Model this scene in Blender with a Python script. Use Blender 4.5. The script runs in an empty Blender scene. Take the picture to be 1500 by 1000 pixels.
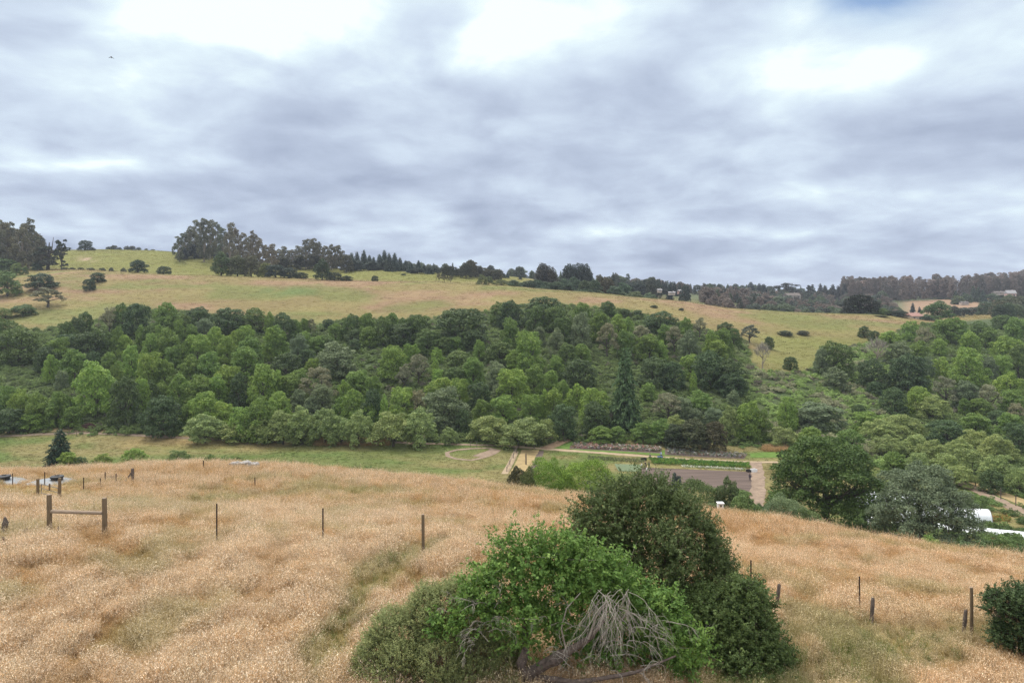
import bpy, math, random
import numpy as np
from mathutils import Vector, Matrix

C = bpy.context.scene.collection
S = bpy.context.scene
R = math.radians
HOR = 430.0          # image row (of 1000) of the true horizon; camera stands at the origin looking along +Y
FOC = 1000.0

# ------------------------------------------------------------------ noise
def _hash(ix, iy, seed):
    h = (ix.astype(np.int64)*374761393 + iy.astype(np.int64)*668265263 + seed*1442695041) & 0x7fffffff
    h = ((h ^ (h >> 13))*1274126177) & 0x7fffffff
    h = (h ^ (h >> 16))
    return (h & 0xffff)/65535.0

def vnoise(x, y, seed=0):
    x = np.asarray(x, float); y = np.asarray(y, float)
    ix = np.floor(x); iy = np.floor(y); fx = x-ix; fy = y-iy
    fx = fx*fx*(3-2*fx); fy = fy*fy*(3-2*fy)
    a = _hash(ix, iy, seed); b = _hash(ix+1, iy, seed); c = _hash(ix, iy+1, seed); d = _hash(ix+1, iy+1, seed)
    return (a*(1-fx)+b*fx)*(1-fy)+(c*(1-fx)+d*fx)*fy

def fbm(x, y, seed=0, oct=4):
    s = 0; a = 0.5; t = 0
    for k in range(oct):
        s = s+a*vnoise(x, y, seed+k*17); t += a; a *= 0.5; x = x*2.03+11.3; y = y*2.03+7.7
    return s/t

def smooth(a, b, x):
    t = np.clip((x-a)/(b-a), 0, 1); return t*t*(3-2*t)

# ------------------------------------------------------------------ terrain height from surveyed points
# (px, py, Y): a ground point seen at that pixel of the photo, Y metres ahead
CP = []
def cps(*a): CP.extend(a)
for px in (-400, 100, 750, 1300, 1900):            # the knoll under the camera
    for Y, z in ((2, -9.2), (5, -9.2), (10, -9.3)):
        CP.append((px, HOR-1000*z/Y, Y))
cps((-250,1000,17),(0,1000,17),(400,1000,17),(750,1005,17),(1150,1005,18),(1500,1010,19.5),(1750,1010,21))
cps((-250,785,27),(70,785,27),(317,800,26),(473,803,26),(619,815,25),(760,820,27),(1000,850,25),(1100,867,24),(1259,895,24),(1423,932,23),(1700,950,23))
cps((-250,730,46),(80,731,46),(300,732,48),(600,745,46),(800,768,42),(1100,812,37),(1300,848,33),(1500,880,31),(1750,890,31))
crest = [(-350,697,74),(-150,697,74),(0,696,75),(100,692,77),(200,687,80),(300,684,82),(400,687,80),(500,696,78),(600,705,74),(700,715,70),(800,727,66),(900,738,62),(1000,749,60),(1100,761,57),(1200,776,54),(1300,795,51),(1400,811,49),(1500,823,47),(1700,850,44),(1900,860,44)]
for px, py, Y in crest:
    CP.append((px, py, Y)); CP.append((px, py+30, Y*1.32))
cps((-350,682,176),(0,682,176),(200,680,177),(400,680,177),(600,682,175),(700,700,165),(850,700,163),(1000,702,161),(1100,720,150),(1250,740,140),(1400,757,128),(1500,780,119),(1750,790,115))
cps((-350,633,215),(0,633,215),(240,636,211),(400,645,205),(600,648,203),(750,648,203),(850,645,205),(950,642,207),(1070,652,201),(1150,655,196),(1300,680,177),(1400,697,165),(1500,718,153),(1750,730,150))
# wooded slope
cps((-350,560,255),(0,562,255),(-350,495,310),(0,500,310),(0,472,345),(100,595,237),(100,490,320),(100,545,270))
for px in (200,400,600,800):
    cps((px,600,231),(px,540,271),(px,490,319))
cps((200,458,365),(400,464,360),(600,467,358),(800,461,352))
cps((1000,600,233),(1000,540,275),(1000,500,310),(1000,476,345))
cps((1150,600,235),(1150,560,264),(1150,522,310),(1150,492,360))
cps((1300,622,222),(1300,560,277),(1300,512,332),(1300,482,382))
cps((1450,640,212),(1450,560,290),(1450,512,350),(1450,484,420),(1450,462,520))
cps((1750,650,210),(1750,560,300),(1750,500,400),(1750,470,520))
# brow of the grass hill
cps((-350,440,400),(-100,440,395),(0,436,395),(50,408,450),(100,396,470),(200,400,460),(310,403,450),(450,407,445),(550,412,440),(650,413,440),(760,421,435),(900,431,425),(1000,441,420),(1100,455,410),(1200,460,410),(1290,462,425))
# behind the brow
cps((-350,400,560),(0,394,540),(100,396,505),(200,403,500),(310,408,490),(450,412,490),(550,414,490),(650,416,480),(760,428,480),(900,440,470),(1000,452,470),(1100,466,470),(1200,472,480),(1290,472,490))
cps((-350,385,640),(0,372,650),(100,367,640),(200,366.5,640),(250,369,630),(310,379,605),(400,396,560),(500,395,595),(560,397,595),(640,401,590),(700,406,560),(740,405,640))
cps((100,375,760),(250,380,760),(400,398,760),(560,400,760),(740,407,760))
cps((820,426,600),(900,433,600),(1000,437,650),(1100,446,700),(1200,453,750),(1300,451,800),(1400,441,860),(1450,433,940),(1520,427,1000),(1750,425,1000),(1380,462,640))
for px in (-350, 100, 500, 800, 1100, 1400, 1750):
    cps((px,427,1500),(px,430,3200),(px,431,5500))
cp = np.array(CP, float)
_u = (cp[:,0]-750)/FOC; _l = np.log(cp[:,2]); _z = (HOR-cp[:,1])/FOC*cp[:,2]
# solve on z / (Y+60): keeps near and far in one range
_w = _z/(cp[:,2]+60)
def _phi(r2): return np.where(r2 > 1e-12, r2*np.log(r2+1e-12), 0)
_n = len(cp)
_A = np.zeros((_n+3, _n+3))
_A[:_n,:_n] = _phi((_u[:,None]-_u[None])**2+(_l[:,None]-_l[None])**2)+np.eye(_n)*2e-4
_A[:_n,_n] = 1; _A[:_n,_n+1] = _u; _A[:_n,_n+2] = _l; _A[_n:,:_n] = _A[:_n,_n:].T
_c = np.linalg.solve(_A, np.concatenate([_w, [0,0,0]]))
NU, NL = 280, 480
U0, U1 = -1.25, 1.25
L0, L1 = math.log(1.5), math.log(5200.0)
gu = np.linspace(U0, U1, NU); gl = np.linspace(L0, L1, NL)
GU, GL = np.meshgrid(gu, gl, indexing='ij')
def _rbf(u, l):
    out = np.empty(u.size); uf = u.ravel(); lf = l.ravel()
    for s in range(0, uf.size, 20000):
        a = uf[s:s+20000]; b = lf[s:s+20000]
        out[s:s+20000] = _phi((a[:,None]-_u[None])**2+(b[:,None]-_l[None])**2)@_c[:_n]+_c[_n]+_c[_n+1]*a+_c[_n+2]*b
    return out.reshape(u.shape)
GY = np.exp(GL); GX = GU*GY
GZ = _rbf(GU, GL)*(GY+60)
GZ += (fbm(GX/3.1, GY/3.1, 5)-0.5)*0.35*smooth(8,20,GY)*(1-smooth(100,140,GY))
GZ += (fbm(GX/40., GY/40., 9)-0.5)*3.0*smooth(230,330,GY)*(1-smooth(1500,2500,GY))*0.8

def hz(x, y):
    """ground height at world x, y"""
    x = np.asarray(x, float); y = np.maximum(np.asarray(y, float), 1.6)
    a = np.clip((x/y-U0)/(U1-U0)*(NU-1), 0, NU-1.001); b = np.clip((np.log(y)-L0)/(L1-L0)*(NL-1), 0, NL-1.001)
    i = a.astype(int); j = b.astype(int); fa = a-i; fb = b-j
    return (GZ[i,j]*(1-fa)+GZ[i+1,j]*fa)*(1-fb)+(GZ[i,j+1]*(1-fa)+GZ[i+1,j+1]*fa)*fb

def gp(px, py, ymin=12.0, ymax=3000.0):
    """the ground point seen at a photo pixel, first one past ymin"""
    u = (px-750)/FOC; t = (HOR-py)/FOC
    Y = np.exp(np.linspace(math.log(ymin), math.log(ymax), 900))
    d = hz(u*Y, Y)-t*Y
    k = np.argmax(d >= 0) if (d >= 0).any() else int(np.argmax(d/Y))
    if k > 0 and d[k] >= 0 and d[k-1] < 0:
        f = -d[k-1]/(d[k]-d[k-1]); y = Y[k-1]+(Y[k]-Y[k-1])*f
    else:
        y = Y[k]
    return Vector((u*y, y, float(hz(u*y, y))))

def onray(px, Y):
    x = (px-750)/FOC*Y
    return Vector((x, Y, float(hz(x, Y))))

# ------------------------------------------------------------------ node helpers
def nodemat(name):
    m = bpy.data.materials.new(name); m.use_nodes = True
    nt = m.node_tree; nt.nodes.clear()
    return m, nt
def N(nt, kind, **kw):
    n = nt.nodes.new(kind)
    ins = kw.pop('ins', {})
    for k, v in kw.items(): setattr(n, k, v)
    for k, v in ins.items():
        if hasattr(v, 'is_output') or isinstance(v, bpy.types.NodeSocket): nt.links.new(v, n.inputs[k])
        else: n.inputs[k].default_value = v
    return n
def mth(nt, op, a, b=None, c=None, clamp=False):
    n = nt.nodes.new('ShaderNodeMath'); n.operation = op; n.use_clamp = clamp
    for i, v in enumerate((a, b, c)):
        if v is None: continue
        if isinstance(v, bpy.types.NodeSocket): nt.links.new(v, n.inputs[i])
        else: n.inputs[i].default_value = v
    return n.outputs[0]
def mixc(nt, f, a, b, mode='MIX'):
    n = nt.nodes.new('ShaderNodeMix'); n.data_type = 'RGBA'; n.blend_type = mode
    for i, v in ((0, f), (6, a), (7, b)):
        if isinstance(v, bpy.types.NodeSocket): nt.links.new(v, n.inputs[i])
        elif i == 0: n.inputs[0].default_value = v
        else: n.inputs[i].default_value = (*v, 1) if len(v) == 3 else v
    return n.outputs[2]
def noise(nt, vec, scale, detail=4, rough=0.55, dist=0.0, dim='3D'):
    n = N(nt, 'ShaderNodeTexNoise', noise_dimensions=dim, ins={'Scale': scale, 'Detail': detail, 'Roughness': rough, 'Distortion': dist})
    if vec is not None: nt.links.new(vec, n.inputs['Vector'])
    return n.outputs[0]
def ramp(nt, fac, stops):
    n = nt.nodes.new('ShaderNodeValToRGB'); cr = n.color_ramp
    while len(cr.elements) > 1: cr.elements.remove(cr.elements[-1])
    for i, (p, c) in enumerate(stops):
        e = cr.elements[0] if i == 0 else cr.elements.new(p)
        e.position = p; e.color = (*c, 1) if len(c) == 3 else c
    if fac is not None: nt.links.new(fac, n.inputs[0])
    return n.outputs[0]
def mapr(nt, v, a, b, c, d):
    n = N(nt, 'ShaderNodeMapRange', ins={0: v, 1: a, 2: b, 3: c, 4: d}); return n.outputs[0]
def out(nt, sh): 
    o = nt.nodes.new('ShaderNodeOutputMaterial'); nt.links.new(sh, o.inputs[0])
def leafy(nt, col, rough=0.6, trans=0.28, spec=0.25):
    p = N(nt, 'ShaderNodeBsdfPrincipled', ins={'Base Color': col, 'Roughness': rough, 'Specular IOR Level': spec})
    t = N(nt, 'ShaderNodeBsdfTranslucent', ins={'Color': col})
    return N(nt, 'ShaderNodeMixShader', ins={0: trans, 1: p.outputs[0], 2: t.outputs[0]}).outputs[0]

def foliage_mat(name, source, lo=0.62, hi=1.45, trans=0.30):
    """source: 'OBJECT' colour set on the object, 'INSTANCER' colour carried by each scattered plant"""
    m, nt = nodemat(name)
    if source == 'OBJECT': base = N(nt, 'ShaderNodeObjectInfo').outputs['Color']
    else: base = N(nt, 'ShaderNodeAttribute', attribute_type='INSTANCER', attribute_name='tcol').outputs['Color']
    rnd = N(nt, 'ShaderNodeAttribute', attribute_type='GEOMETRY', attribute_name='rnd').outputs['Fac']
    v = mapr(nt, rnd, 0, 1, lo, hi)
    hsv = N(nt, 'ShaderNodeHueSaturation', ins={'Hue': mapr(nt, rnd, 0, 1, 0.518, 0.482), 'Saturation': 1.0, 'Value': v, 'Color': base})
    pos = N(nt, 'ShaderNodeNewGeometry').outputs['Position']
    n = noise(nt, pos, 0.45, 2)
    c = mixc(nt, mapr(nt, n, 0.35, 0.7, 0, 0.35), hsv.outputs[0], (0.16, 0.15, 0.05), 'MIX') if source == 'X' else hsv.outputs[0]
    out(nt, leafy(nt, c, trans=trans)); return m

def plain(name, col, rough=0.7, var=0.25, scale=6.0, spec=0.3, stretch=(1,1,1), metal=0.0):
    m, nt = nodemat(name)
    tc = N(nt, 'ShaderNodeTexCoord').outputs['Object']
    mp = N(nt, 'ShaderNodeMapping', ins={'Vector': tc, 'Scale': stretch}).outputs[0]
    n = noise(nt, mp, scale, 5, 0.65)
    a = tuple(max(0, c*(1-var)) for c in col); b = tuple(min(1, c*(1+var)) for c in col)
    c = ramp(nt, n, [(0.3, a), (0.7, b)])
    p = N(nt, 'ShaderNodeBsdfPrincipled', ins={'Base Color': c, 'Roughness': rough, 'Specular IOR Level': spec, 'Metallic': metal})
    bmp = N(nt, 'ShaderNodeBump', ins={'Strength': 0.3, 'Distance': 0.02, 'Height': n})
    nt.links.new(bmp.outputs[0], p.inputs['Normal'])
    out(nt, p.outputs[0]); return m

M = {}
M['leaf'] = foliage_mat('tree foliage', 'OBJECT')
M['leaf_scatter'] = foliage_mat('scattered foliage', 'INSTANCER')
M['bark'] = plain('bark', (0.10, 0.085, 0.07), 0.9, 0.4, 9, 0.1, (1,1,0.3))
M['pale_bark'] = plain('pale bark', (0.30, 0.25, 0.20), 0.85, 0.35, 7, 0.1, (1,1,0.2))
M['grey_wood'] = plain('dead grey wood', (0.34, 0.30, 0.255), 0.9, 0.4, 12, 0.1)
M['dark_limb'] = plain('dark weathered limb', (0.13, 0.10, 0.085), 0.9, 0.5, 10, 0.1)
M['post'] = plain('round post wood', (0.17, 0.125, 0.08), 0.85, 0.35, 8, 0.15, (4,4,0.5))
M['rail'] = plain('rail wood', (0.30, 0.23, 0.17), 0.85, 0.3, 8, 0.15, (0.6,4,4))
M['old_post'] = plain('weathered grey post', (0.13, 0.105, 0.09), 0.9, 0.5, 7, 0.1, (5,5,0.8))
M['iron'] = plain('rusted iron', (0.055, 0.035, 0.028), 0.8, 0.4, 20, 0.3)
M['pipe'] = plain('grey steel tube', (0.16, 0.15, 0.14), 0.5, 0.2, 20, 0.4)
M['tank'] = plain('grey tank shell', (0.23, 0.245, 0.26), 0.6, 0.12, 2.0, 0.3)
M['hatch'] = plain('black hatch plastic', (0.018, 0.018, 0.02), 0.5, 0.3, 6, 0.4)
M['white'] = plain('white painted wood', (0.78, 0.78, 0.78), 0.5, 0.06, 4, 0.4)
M['white_film'] = plain('white greenhouse film', (0.80, 0.82, 0.85), 0.45, 0.07, 0.8, 0.4)
M['dark_hole'] = plain('dark opening', (0.02, 0.018, 0.016), 0.9, 0.1, 4, 0.1)
M['stone'] = plain('grey stone', (0.33, 0.31, 0.29), 0.9, 0.35, 5, 0.1)
M['brush'] = plain('dry reddish brush', (0.10, 0.055, 0.05), 0.9, 0.5, 8, 0.1)
M['track'] = plain('packed dirt', (0.235, 0.175, 0.13), 0.95, 0.28, 0.7, 0.1)
M['track2'] = plain('bare reddish dirt', (0.27, 0.185, 0.12), 0.95, 0.28, 0.5, 0.1)
M['pale_dirt'] = plain('pale dusty dirt', (0.32, 0.245, 0.165), 0.95, 0.22, 0.6, 0.1)
M['tilled'] = plain('tilled purple brown soil', (0.115, 0.086, 0.074), 0.95, 0.45, 0.5, 0.1, (0.12,2.2,1))
M['fleece'] = plain('pale green crop cover', (0.12, 0.155, 0.085), 0.8, 0.15, 0.6, 0.2)
M['bare_pink'] = plain('pink bare earth', (0.40, 0.27, 0.21), 0.95, 0.3, 0.3, 0.1)
M['lawn'] = plain('bright mown grass', (0.095, 0.155, 0.035), 0.9, 0.25, 0.6, 0.1)
M['straw_patch'] = plain('straw coloured dry ground', (0.30, 0.225, 0.115), 0.95, 0.25, 0.5, 0.1)
M['skin'] = plain('skin', (0.45, 0.28, 0.20), 0.6, 0.08, 6, 0.3)
M['house_wall'] = plain('house wall paint', (0.46, 0.40, 0.35), 0.8, 0.1, 1, 0.2)
M['house_pink'] = plain('pink house wall', (0.55, 0.36, 0.32), 0.8, 0.1, 1, 0.2)
M['roof_pink'] = plain('pale red roof tiles', (0.33, 0.19, 0.16), 0.8, 0.15, 2, 0.2)
M['roof_grey'] = plain('grey roof', (0.30, 0.29, 0.30), 0.8, 0.15, 2, 0.2)
M['roof_dark'] = plain('dark brown roof', (0.14, 0.12, 0.11), 0.85, 0.15, 2, 0.2)
M['glass'] = plain('dark window glass', (0.03, 0.035, 0.045), 0.15, 0.1, 2, 0.5)

def grass_mat(name):
    """dry oat grass: stem colour, pale seed heads, a colour per tuft"""
    m, nt = nodemat(name)
    base = N(nt, 'ShaderNodeAttribute', attribute_type='INSTANCER', attribute_name='tcol').outputs['Color']
    hc = N(nt, 'ShaderNodeAttribute', attribute_type='INSTANCER', attribute_name='hcol').outputs['Color']
    rnd = N(nt, 'ShaderNodeAttribute', attribute_type='GEOMETRY', attribute_name='rnd').outputs['Fac']
    hd = N(nt, 'ShaderNodeAttribute', attribute_type='GEOMETRY', attribute_name='hd').outputs['Fac']
    c = mixc(nt, hd, base, hc)
    hsv = N(nt, 'ShaderNodeHueSaturation', ins={'Hue': 0.5, 'Saturation': 1.0, 'Value': mapr(nt, rnd, 0, 1, 0.45, 1.5), 'Color': c})
    out(nt, leafy(nt, hsv.outputs[0], 0.7, 0.22, 0.15)); return m
M['grass'] = grass_mat('dry grass blades')

def ground_mat():
    m, nt = nodemat('ground soil and turf')
    col = N(nt, 'ShaderNodeAttribute', attribute_type='GEOMETRY', attribute_name='gcol').outputs['Color']
    pos = N(nt, 'ShaderNodeNewGeometry').outputs['Position']
    st = N(nt, 'ShaderNodeMapping', ins={'Vector': pos, 'Scale': (0.45, 1.0, 1.0)}).outputs[0]
    n1 = noise(nt, st, 0.9, 6, 0.7); n2 = noise(nt, st, 0.09, 5, 0.6, 0.4); n3 = noise(nt, pos, 6.0, 3, 0.7)
    v = mth(nt, 'ADD', mth(nt, 'MULTIPLY', n1, 0.55), mth(nt, 'ADD', mth(nt, 'MULTIPLY', n2, 0.35), mth(nt, 'MULTIPLY', n3, 0.25)))
    hsv = N(nt, 'ShaderNodeHueSaturation', ins={'Hue': mapr(nt, n2, 0.3, 0.7, 0.49, 0.512), 'Saturation': mapr(nt, n1, 0.3, 0.7, 1.1, 0.9), 'Value': mapr(nt, v, 0.35, 0.8, 0.68, 1.35), 'Color': col})
    p = N(nt, 'ShaderNodeBsdfPrincipled', ins={'Base Color': hsv.outputs[0], 'Roughness': 0.95, 'Specular IOR Level': 0.1})
    b = N(nt, 'ShaderNodeBump', ins={'Strength': 0.6, 'Distance': 0.25, 'Height': n1})
    nt.links.new(b.outputs[0], p.inputs['Normal'])
    out(nt, p.outputs[0]); return m
M['ground'] = ground_mat()

# ------------------------------------------------------------------ daylight: overcast sky, sun behind thin cloud
SUN_EL, SUN_AZ = R(56), R(-42)        # azimuth from +Y, negative = towards -X
def build_world():
    w = bpy.data.worlds.new('World'); S.world = w; w.use_nodes = True
    nt = w.node_tree; nt.nodes.clear()
    d = N(nt, 'ShaderNodeTexCoord').outputs['Generated']
    sp = N(nt, 'ShaderNodeSeparateXYZ', ins={0: d})
    x, y, z = sp.outputs
    zp = mth(nt, 'ADD', mth(nt, 'MAXIMUM', z, 0.0), 0.23)
    q = N(nt, 'ShaderNodeCombineXYZ', ins={0: mth(nt, 'DIVIDE', x, zp), 1: mth(nt, 'DIVIDE', y, zp), 2: 0.0}).outputs[0]
    n1 = noise(nt, q, 1.85, 8, 0.50, 0.3); n2 = noise(nt, q, 4.2, 6, 0.52, 0.3)
    n3 = noise(nt, N(nt, 'ShaderNodeMapping', ins={'Vector': q, 'Location': (7.3, 2.1, 0), 'Scale': (0.7, 1.2, 1)}).outputs[0], 0.4, 3, 0.5)
    yy = mth(nt, 'MAXIMUM', y, 0.05)
    u = mth(nt, 'DIVIDE', x, yy); t = mth(nt, 'DIVIDE', z, yy)
    dens = mth(nt, 'ADD', mth(nt, 'MULTIPLY', n1, 0.75), mth(nt, 'ADD', mth(nt, 'MULTIPLY', n2, 0.36), mth(nt, 'MULTIPLY', n3, 0.25)))
    # broad thin and thick stretches of the overcast (direction, width, lift)
    acc = mth(nt, 'SUBTRACT', dens, 0.68)
    acc = mth(nt, 'MULTIPLY', acc, 1.85)
    acc = mth(nt, 'ADD', acc, mapr(nt, z, 0.0, 0.40, 0.45, 0.79))
    for px, py, sx, sy, a in SKY_BLOBS:
        du = mth(nt, 'DIVIDE', mth(nt, 'SUBTRACT', u, (px-750)/FOC), sx/FOC)
        dt = mth(nt, 'DIVIDE', mth(nt, 'SUBTRACT', t, (HOR-py)/FOC), sy/FOC)
        r2 = mth(nt, 'ADD', mth(nt, 'MULTIPLY', du, du), mth(nt, 'MULTIPLY', dt, dt))
        g = mth(nt, 'MULTIPLY', mth(nt, 'EXPONENT', mth(nt, 'MULTIPLY', r2, -1.0)), a)
        acc = mth(nt, 'ADD', acc, mth(nt, 'MULTIPLY', g, mapr(nt, n1, 0.30, 0.65, 0.45, 1.35)))
    cloud = ramp(nt, acc, [(0.0, (0.255, 0.305, 0.42)), (0.25, (0.328, 0.385, 0.51)), (0.5, (0.435, 0.505, 0.63)), (0.72, (0.555, 0.645, 0.755)), (0.88, (0.66, 0.77, 0.83)), (1.0, (0.80, 0.90, 0.90))])
    sky = N(nt, 'ShaderNodeTexSky', sky_type='NISHITA', sun_disc=False, sun_elevation=SUN_EL, sun_rotation=SUN_AZ, altitude=60)
    # one gap of blue
    du = mth(nt, 'DIVIDE', mth(nt, 'SUBTRACT', u, (1278-750)/FOC), 0.085)
    dt = mth(nt, 'DIVIDE', mth(nt, 'SUBTRACT', t, (HOR+4)/FOC), 0.036)
    r2 = mth(nt, 'ADD', mth(nt, 'MULTIPLY', du, du), mth(nt, 'MULTIPLY', dt, dt))
    gap = mth(nt, 'MULTIPLY', mth(nt, 'EXPONENT', mth(nt, 'MULTIPLY', r2, -1.0)), mapr(nt, n2, 0.3, 0.65, 1.5, 0.95), clamp=True)
    b1 = N(nt, 'ShaderNodeBackground', ins={'Color': sky.outputs[0], 'Strength': 0.13})
    # an overcast sky is about three times brighter overhead than at the horizon
    cloud = mixc(nt, mapr(nt, z, 0.42, 0.9, 0.0, 0.85), cloud, (1.0, 0.96, 0.90))
    b2 = N(nt, 'ShaderNodeBackground', ins={'Color': cloud, 'Strength': mapr(nt, z, 0.40, 0.95, 1.05, 2.35)})
    mx = N(nt, 'ShaderNodeMixShader', ins={0: mth(nt, 'SUBTRACT', 1.0, gap), 1: b1.outputs[0], 2: b2.outputs[0]})
    o = nt.nodes.new('ShaderNodeOutputWorld'); nt.links.new(mx.outputs[0], o.inputs[0])
    w.cycles.sampling_method = 'MANUAL'; w.cycles.sample_map_resolution = 512
SKY_BLOBS = [(330,25,150,85,.30),(440,5,260,50,.22),(740,28,85,60,.28),(636,100,80,45,.12),(60,150,190,80,.18),(110,238,210,20,.30),(1000,90,300,110,.08),(1420,110,170,110,.08),(570,130,60,60,.15),
             (430,178,240,42,-.22),(800,140,120,36,-.20),(1000,150,130,30,-.12),(1250,170,120,40,-.12),(80,60,120,40,-.08),(640,20,60,40,-.2),(350,270,350,24,-.12),(800,245,320,30,-.10),(700,335,160,9,.16),(1100,280,220,14,.16),(1000,340,300,10,.10),(250,340,300,12,.08),(60,330,120,30,.06)]
build_world()
sun = bpy.data.lights.new('sun', 'SUN'); sun.energy = 2.4; sun.angle = R(12); sun.color = (1.0, 0.95, 0.87)
so = bpy.data.objects.new('sun', sun); C.objects.link(so)
sd = Vector((math.sin(SUN_AZ)*math.cos(SUN_EL), math.cos(SUN_AZ)*math.cos(SUN_EL), math.sin(SUN_EL)))
so.rotation_euler = sd.to_track_quat('Z', 'Y').to_euler(); so.location = sd*50

cam = bpy.data.cameras.new('camera'); co = bpy.data.objects.new('camera', cam); C.objects.link(co)
co.rotation_euler = (R(90), 0, 0); cam.sensor_width = 36; cam.lens = 24; cam.shift_y = (HOR-500)/1500.0
cam.clip_start = 0.3; cam.clip_end = 9000
S.camera = co
S.view_settings.view_transform = 'Standard'; S.view_settings.look = 'None'; S.view_settings.exposure = 0.2; S.view_settings.gamma = 1
S.cycles.use_denoising = True; S.cycles.denoising_prefilter = 'NONE'; S.cycles.denoising_input_passes = 'RGB_ALBEDO_NORMAL'; S.cycles.max_bounces = 5; S.cycles.diffuse_bounces = 3; S.cycles.glossy_bounces = 1; S.cycles.transmission_bounces = 3; S.cycles.transparent_max_bounces = 4
S.cycles.caustics_reflective = False; S.cycles.caustics_refractive = False

# ------------------------------------------------------------------ object helpers
def tag(o, label=None, cat=None, group=None, kind=None):
    for k, v in (('label', label), ('category', cat), ('group', group), ('kind', kind)):
        if v: o[k] = v
    return o
def empty(name, loc, label, cat, group=None, rz=0.0):
    o = bpy.data.objects.new(name, None); C.objects.link(o); o.location = loc; o.rotation_euler[2] = rz
    o.empty_display_size = 0.3
    return tag(o, label, cat, group)
def link(name, me, mat=None, parent=None, col=None):
    o = bpy.data.objects.new(name, me); C.objects.link(o)
    if mat is not None and not me.materials: me.materials.append(mat)
    if parent: o.parent = parent
    if col is not None: o.color = (*col, 1)
    return o
def qmesh(name, V, F, attrs=None, mat=None, smooth_=False):
    """mesh from numpy verts (n,3) and quads (m,4)"""
    me = bpy.data.meshes.new(name)
    V = np.asarray(V, np.float32); F = np.asarray(F, np.int32); m, k = F.shape
    me.vertices.add(len(V)); me.vertices.foreach_set('co', V.ravel())
    me.loops.add(m*k); me.loops.foreach_set('vertex_index', F.ravel())
    me.polygons.add(m); me.polygons.foreach_set('loop_start', np.arange(0, m*k, k, dtype=np.int32))
    me.update(calc_edges=True)
    for an, av in (attrs or {}).items():
        av = np.asarray(av, np.float32)
        if av.ndim == 1:
            a = me.attributes.new(an, 'FLOAT', 'POINT'); a.data.foreach_set('value', av)
        else:
            a = me.attributes.new(an, 'FLOAT_COLOR', 'POINT'); a.data.foreach_set('color', np.hstack([av, np.ones((len(av),1),np.float32)]).ravel())
    if smooth_: me.polygons.foreach_set('use_smooth', np.ones(m, bool))
    if mat: me.materials.append(mat)
    return me

class MB:
    """collects boxes, tubes and lathes into one mesh"""
    def __init__(s): s.v = []; s.f = []
    def add(s, V, F):
        o = len(s.v); s.v += [tuple(p) for p in V]; s.f += [tuple(i+o for i in f) for f in F]; return s
    def box(s, c, d, rz=0.0):
        ca, sa = math.cos(rz), math.sin(rz); V = []
        for z in (-.5,.5):
            for x, y in ((-.5,-.5),(.5,-.5),(.5,.5),(-.5,.5)):
                X, Y = x*d[0], y*d[1]; V.append((c[0]+X*ca-Y*sa, c[1]+X*sa+Y*ca, c[2]+z*d[2]))
        return s.add(V, [(3,2,1,0),(4,5,6,7),(0,1,5,4),(1,2,6,5),(2,3,7,6),(3,0,4,7)])
    def tube(s, pts, rad, n=7, cap=True):
        pts = [Vector(p) for p in pts]; rad = rad if hasattr(rad, '__len__') else [rad]*len(pts)
        V = []; F = []; prev = None
        for i, p in enumerate(pts):
            t = (pts[min(i+1, len(pts)-1)]-pts[max(i-1, 0)])
            t = t.normalized() if t.length > 1e-9 else Vector((0,0,1))
            if prev is None:
                a = t.cross(Vector((0,1,0)) if abs(t.y) < .9 else Vector((1,0,0))).normalized()
            else: a = (prev-t*prev.dot(t)).normalized()
            prev = a; b = t.cross(a)
            for k in range(n):
                an = 2*math.pi*k/n; V.append(p+(a*math.cos(an)+b*math.sin(an))*rad[i])
        for i in range(len(pts)-1):
            for k in range(n): F.append((i*n+k, i*n+(k+1)%n, (i+1)*n+(k+1)%n, (i+1)*n+k))
        if cap: F.append(tuple(range(n-1,-1,-1))); F.append(tuple((len(pts)-1)*n+k for k in range(n)))
        return s.add(V, F)
    def lathe(s, prof, n=24, c=(0,0,0)):
        V = []; F = []
        for r, z in prof:
            for k in range(n): V.append((c[0]+r*math.cos(2*math.pi*k/n), c[1]+r*math.sin(2*math.pi*k/n), c[2]+z))
        for i in range(len(prof)-1):
            for k in range(n): F.append((i*n+k, i*n+(k+1)%n, (i+1)*n+(k+1)%n, (i+1)*n+k))
        F.append(tuple(range(n-1,-1,-1))); F.append(tuple((len(prof)-1)*n+k for k in range(n)))
        return s.add(V, F)
    def mesh(s, name, mat=None, smooth_=False):
        me = bpy.data.meshes.new(name); me.from_pydata(s.v, [], s.f); me.update()
        if smooth_: me.polygons.foreach_set('use_smooth', np.ones(len(s.f), bool))
        if mat: me.materials.append(mat)
        return me
    def build(s, name, mat, parent=None, smooth_=False, loc=None):
        o = link(name, s.mesh(name, mat, smooth_), None, parent)
        if loc is not None: o.location = loc
        return o

def norm(a): return a/np.maximum(np.linalg.norm(a, axis=-1, keepdims=True), 1e-9)

def cards(P, D, size, asp=0.6, rng=None, up=None):
    """leaf-sized four-cornered faces at P; D = facing; up = the way each leaf points (optional)"""
    n = len(P); D = norm(D)
    r = norm(rng.normal(size=(n,3))) if up is None else up
    t1 = norm(r-D*(r*D).sum(1, keepdims=True)); t2 = np.cross(D, t1)
    s = (np.asarray(size)*np.ones(n))[:,None]
    a = t1*s; b = t2*s*asp
    V = np.stack([P-a, P-b*0.9+a*0.1, P+a, P+b*0.9+a*0.1], 1).reshape(-1,3)
    return V, np.arange(4*n).reshape(n,4)

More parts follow.
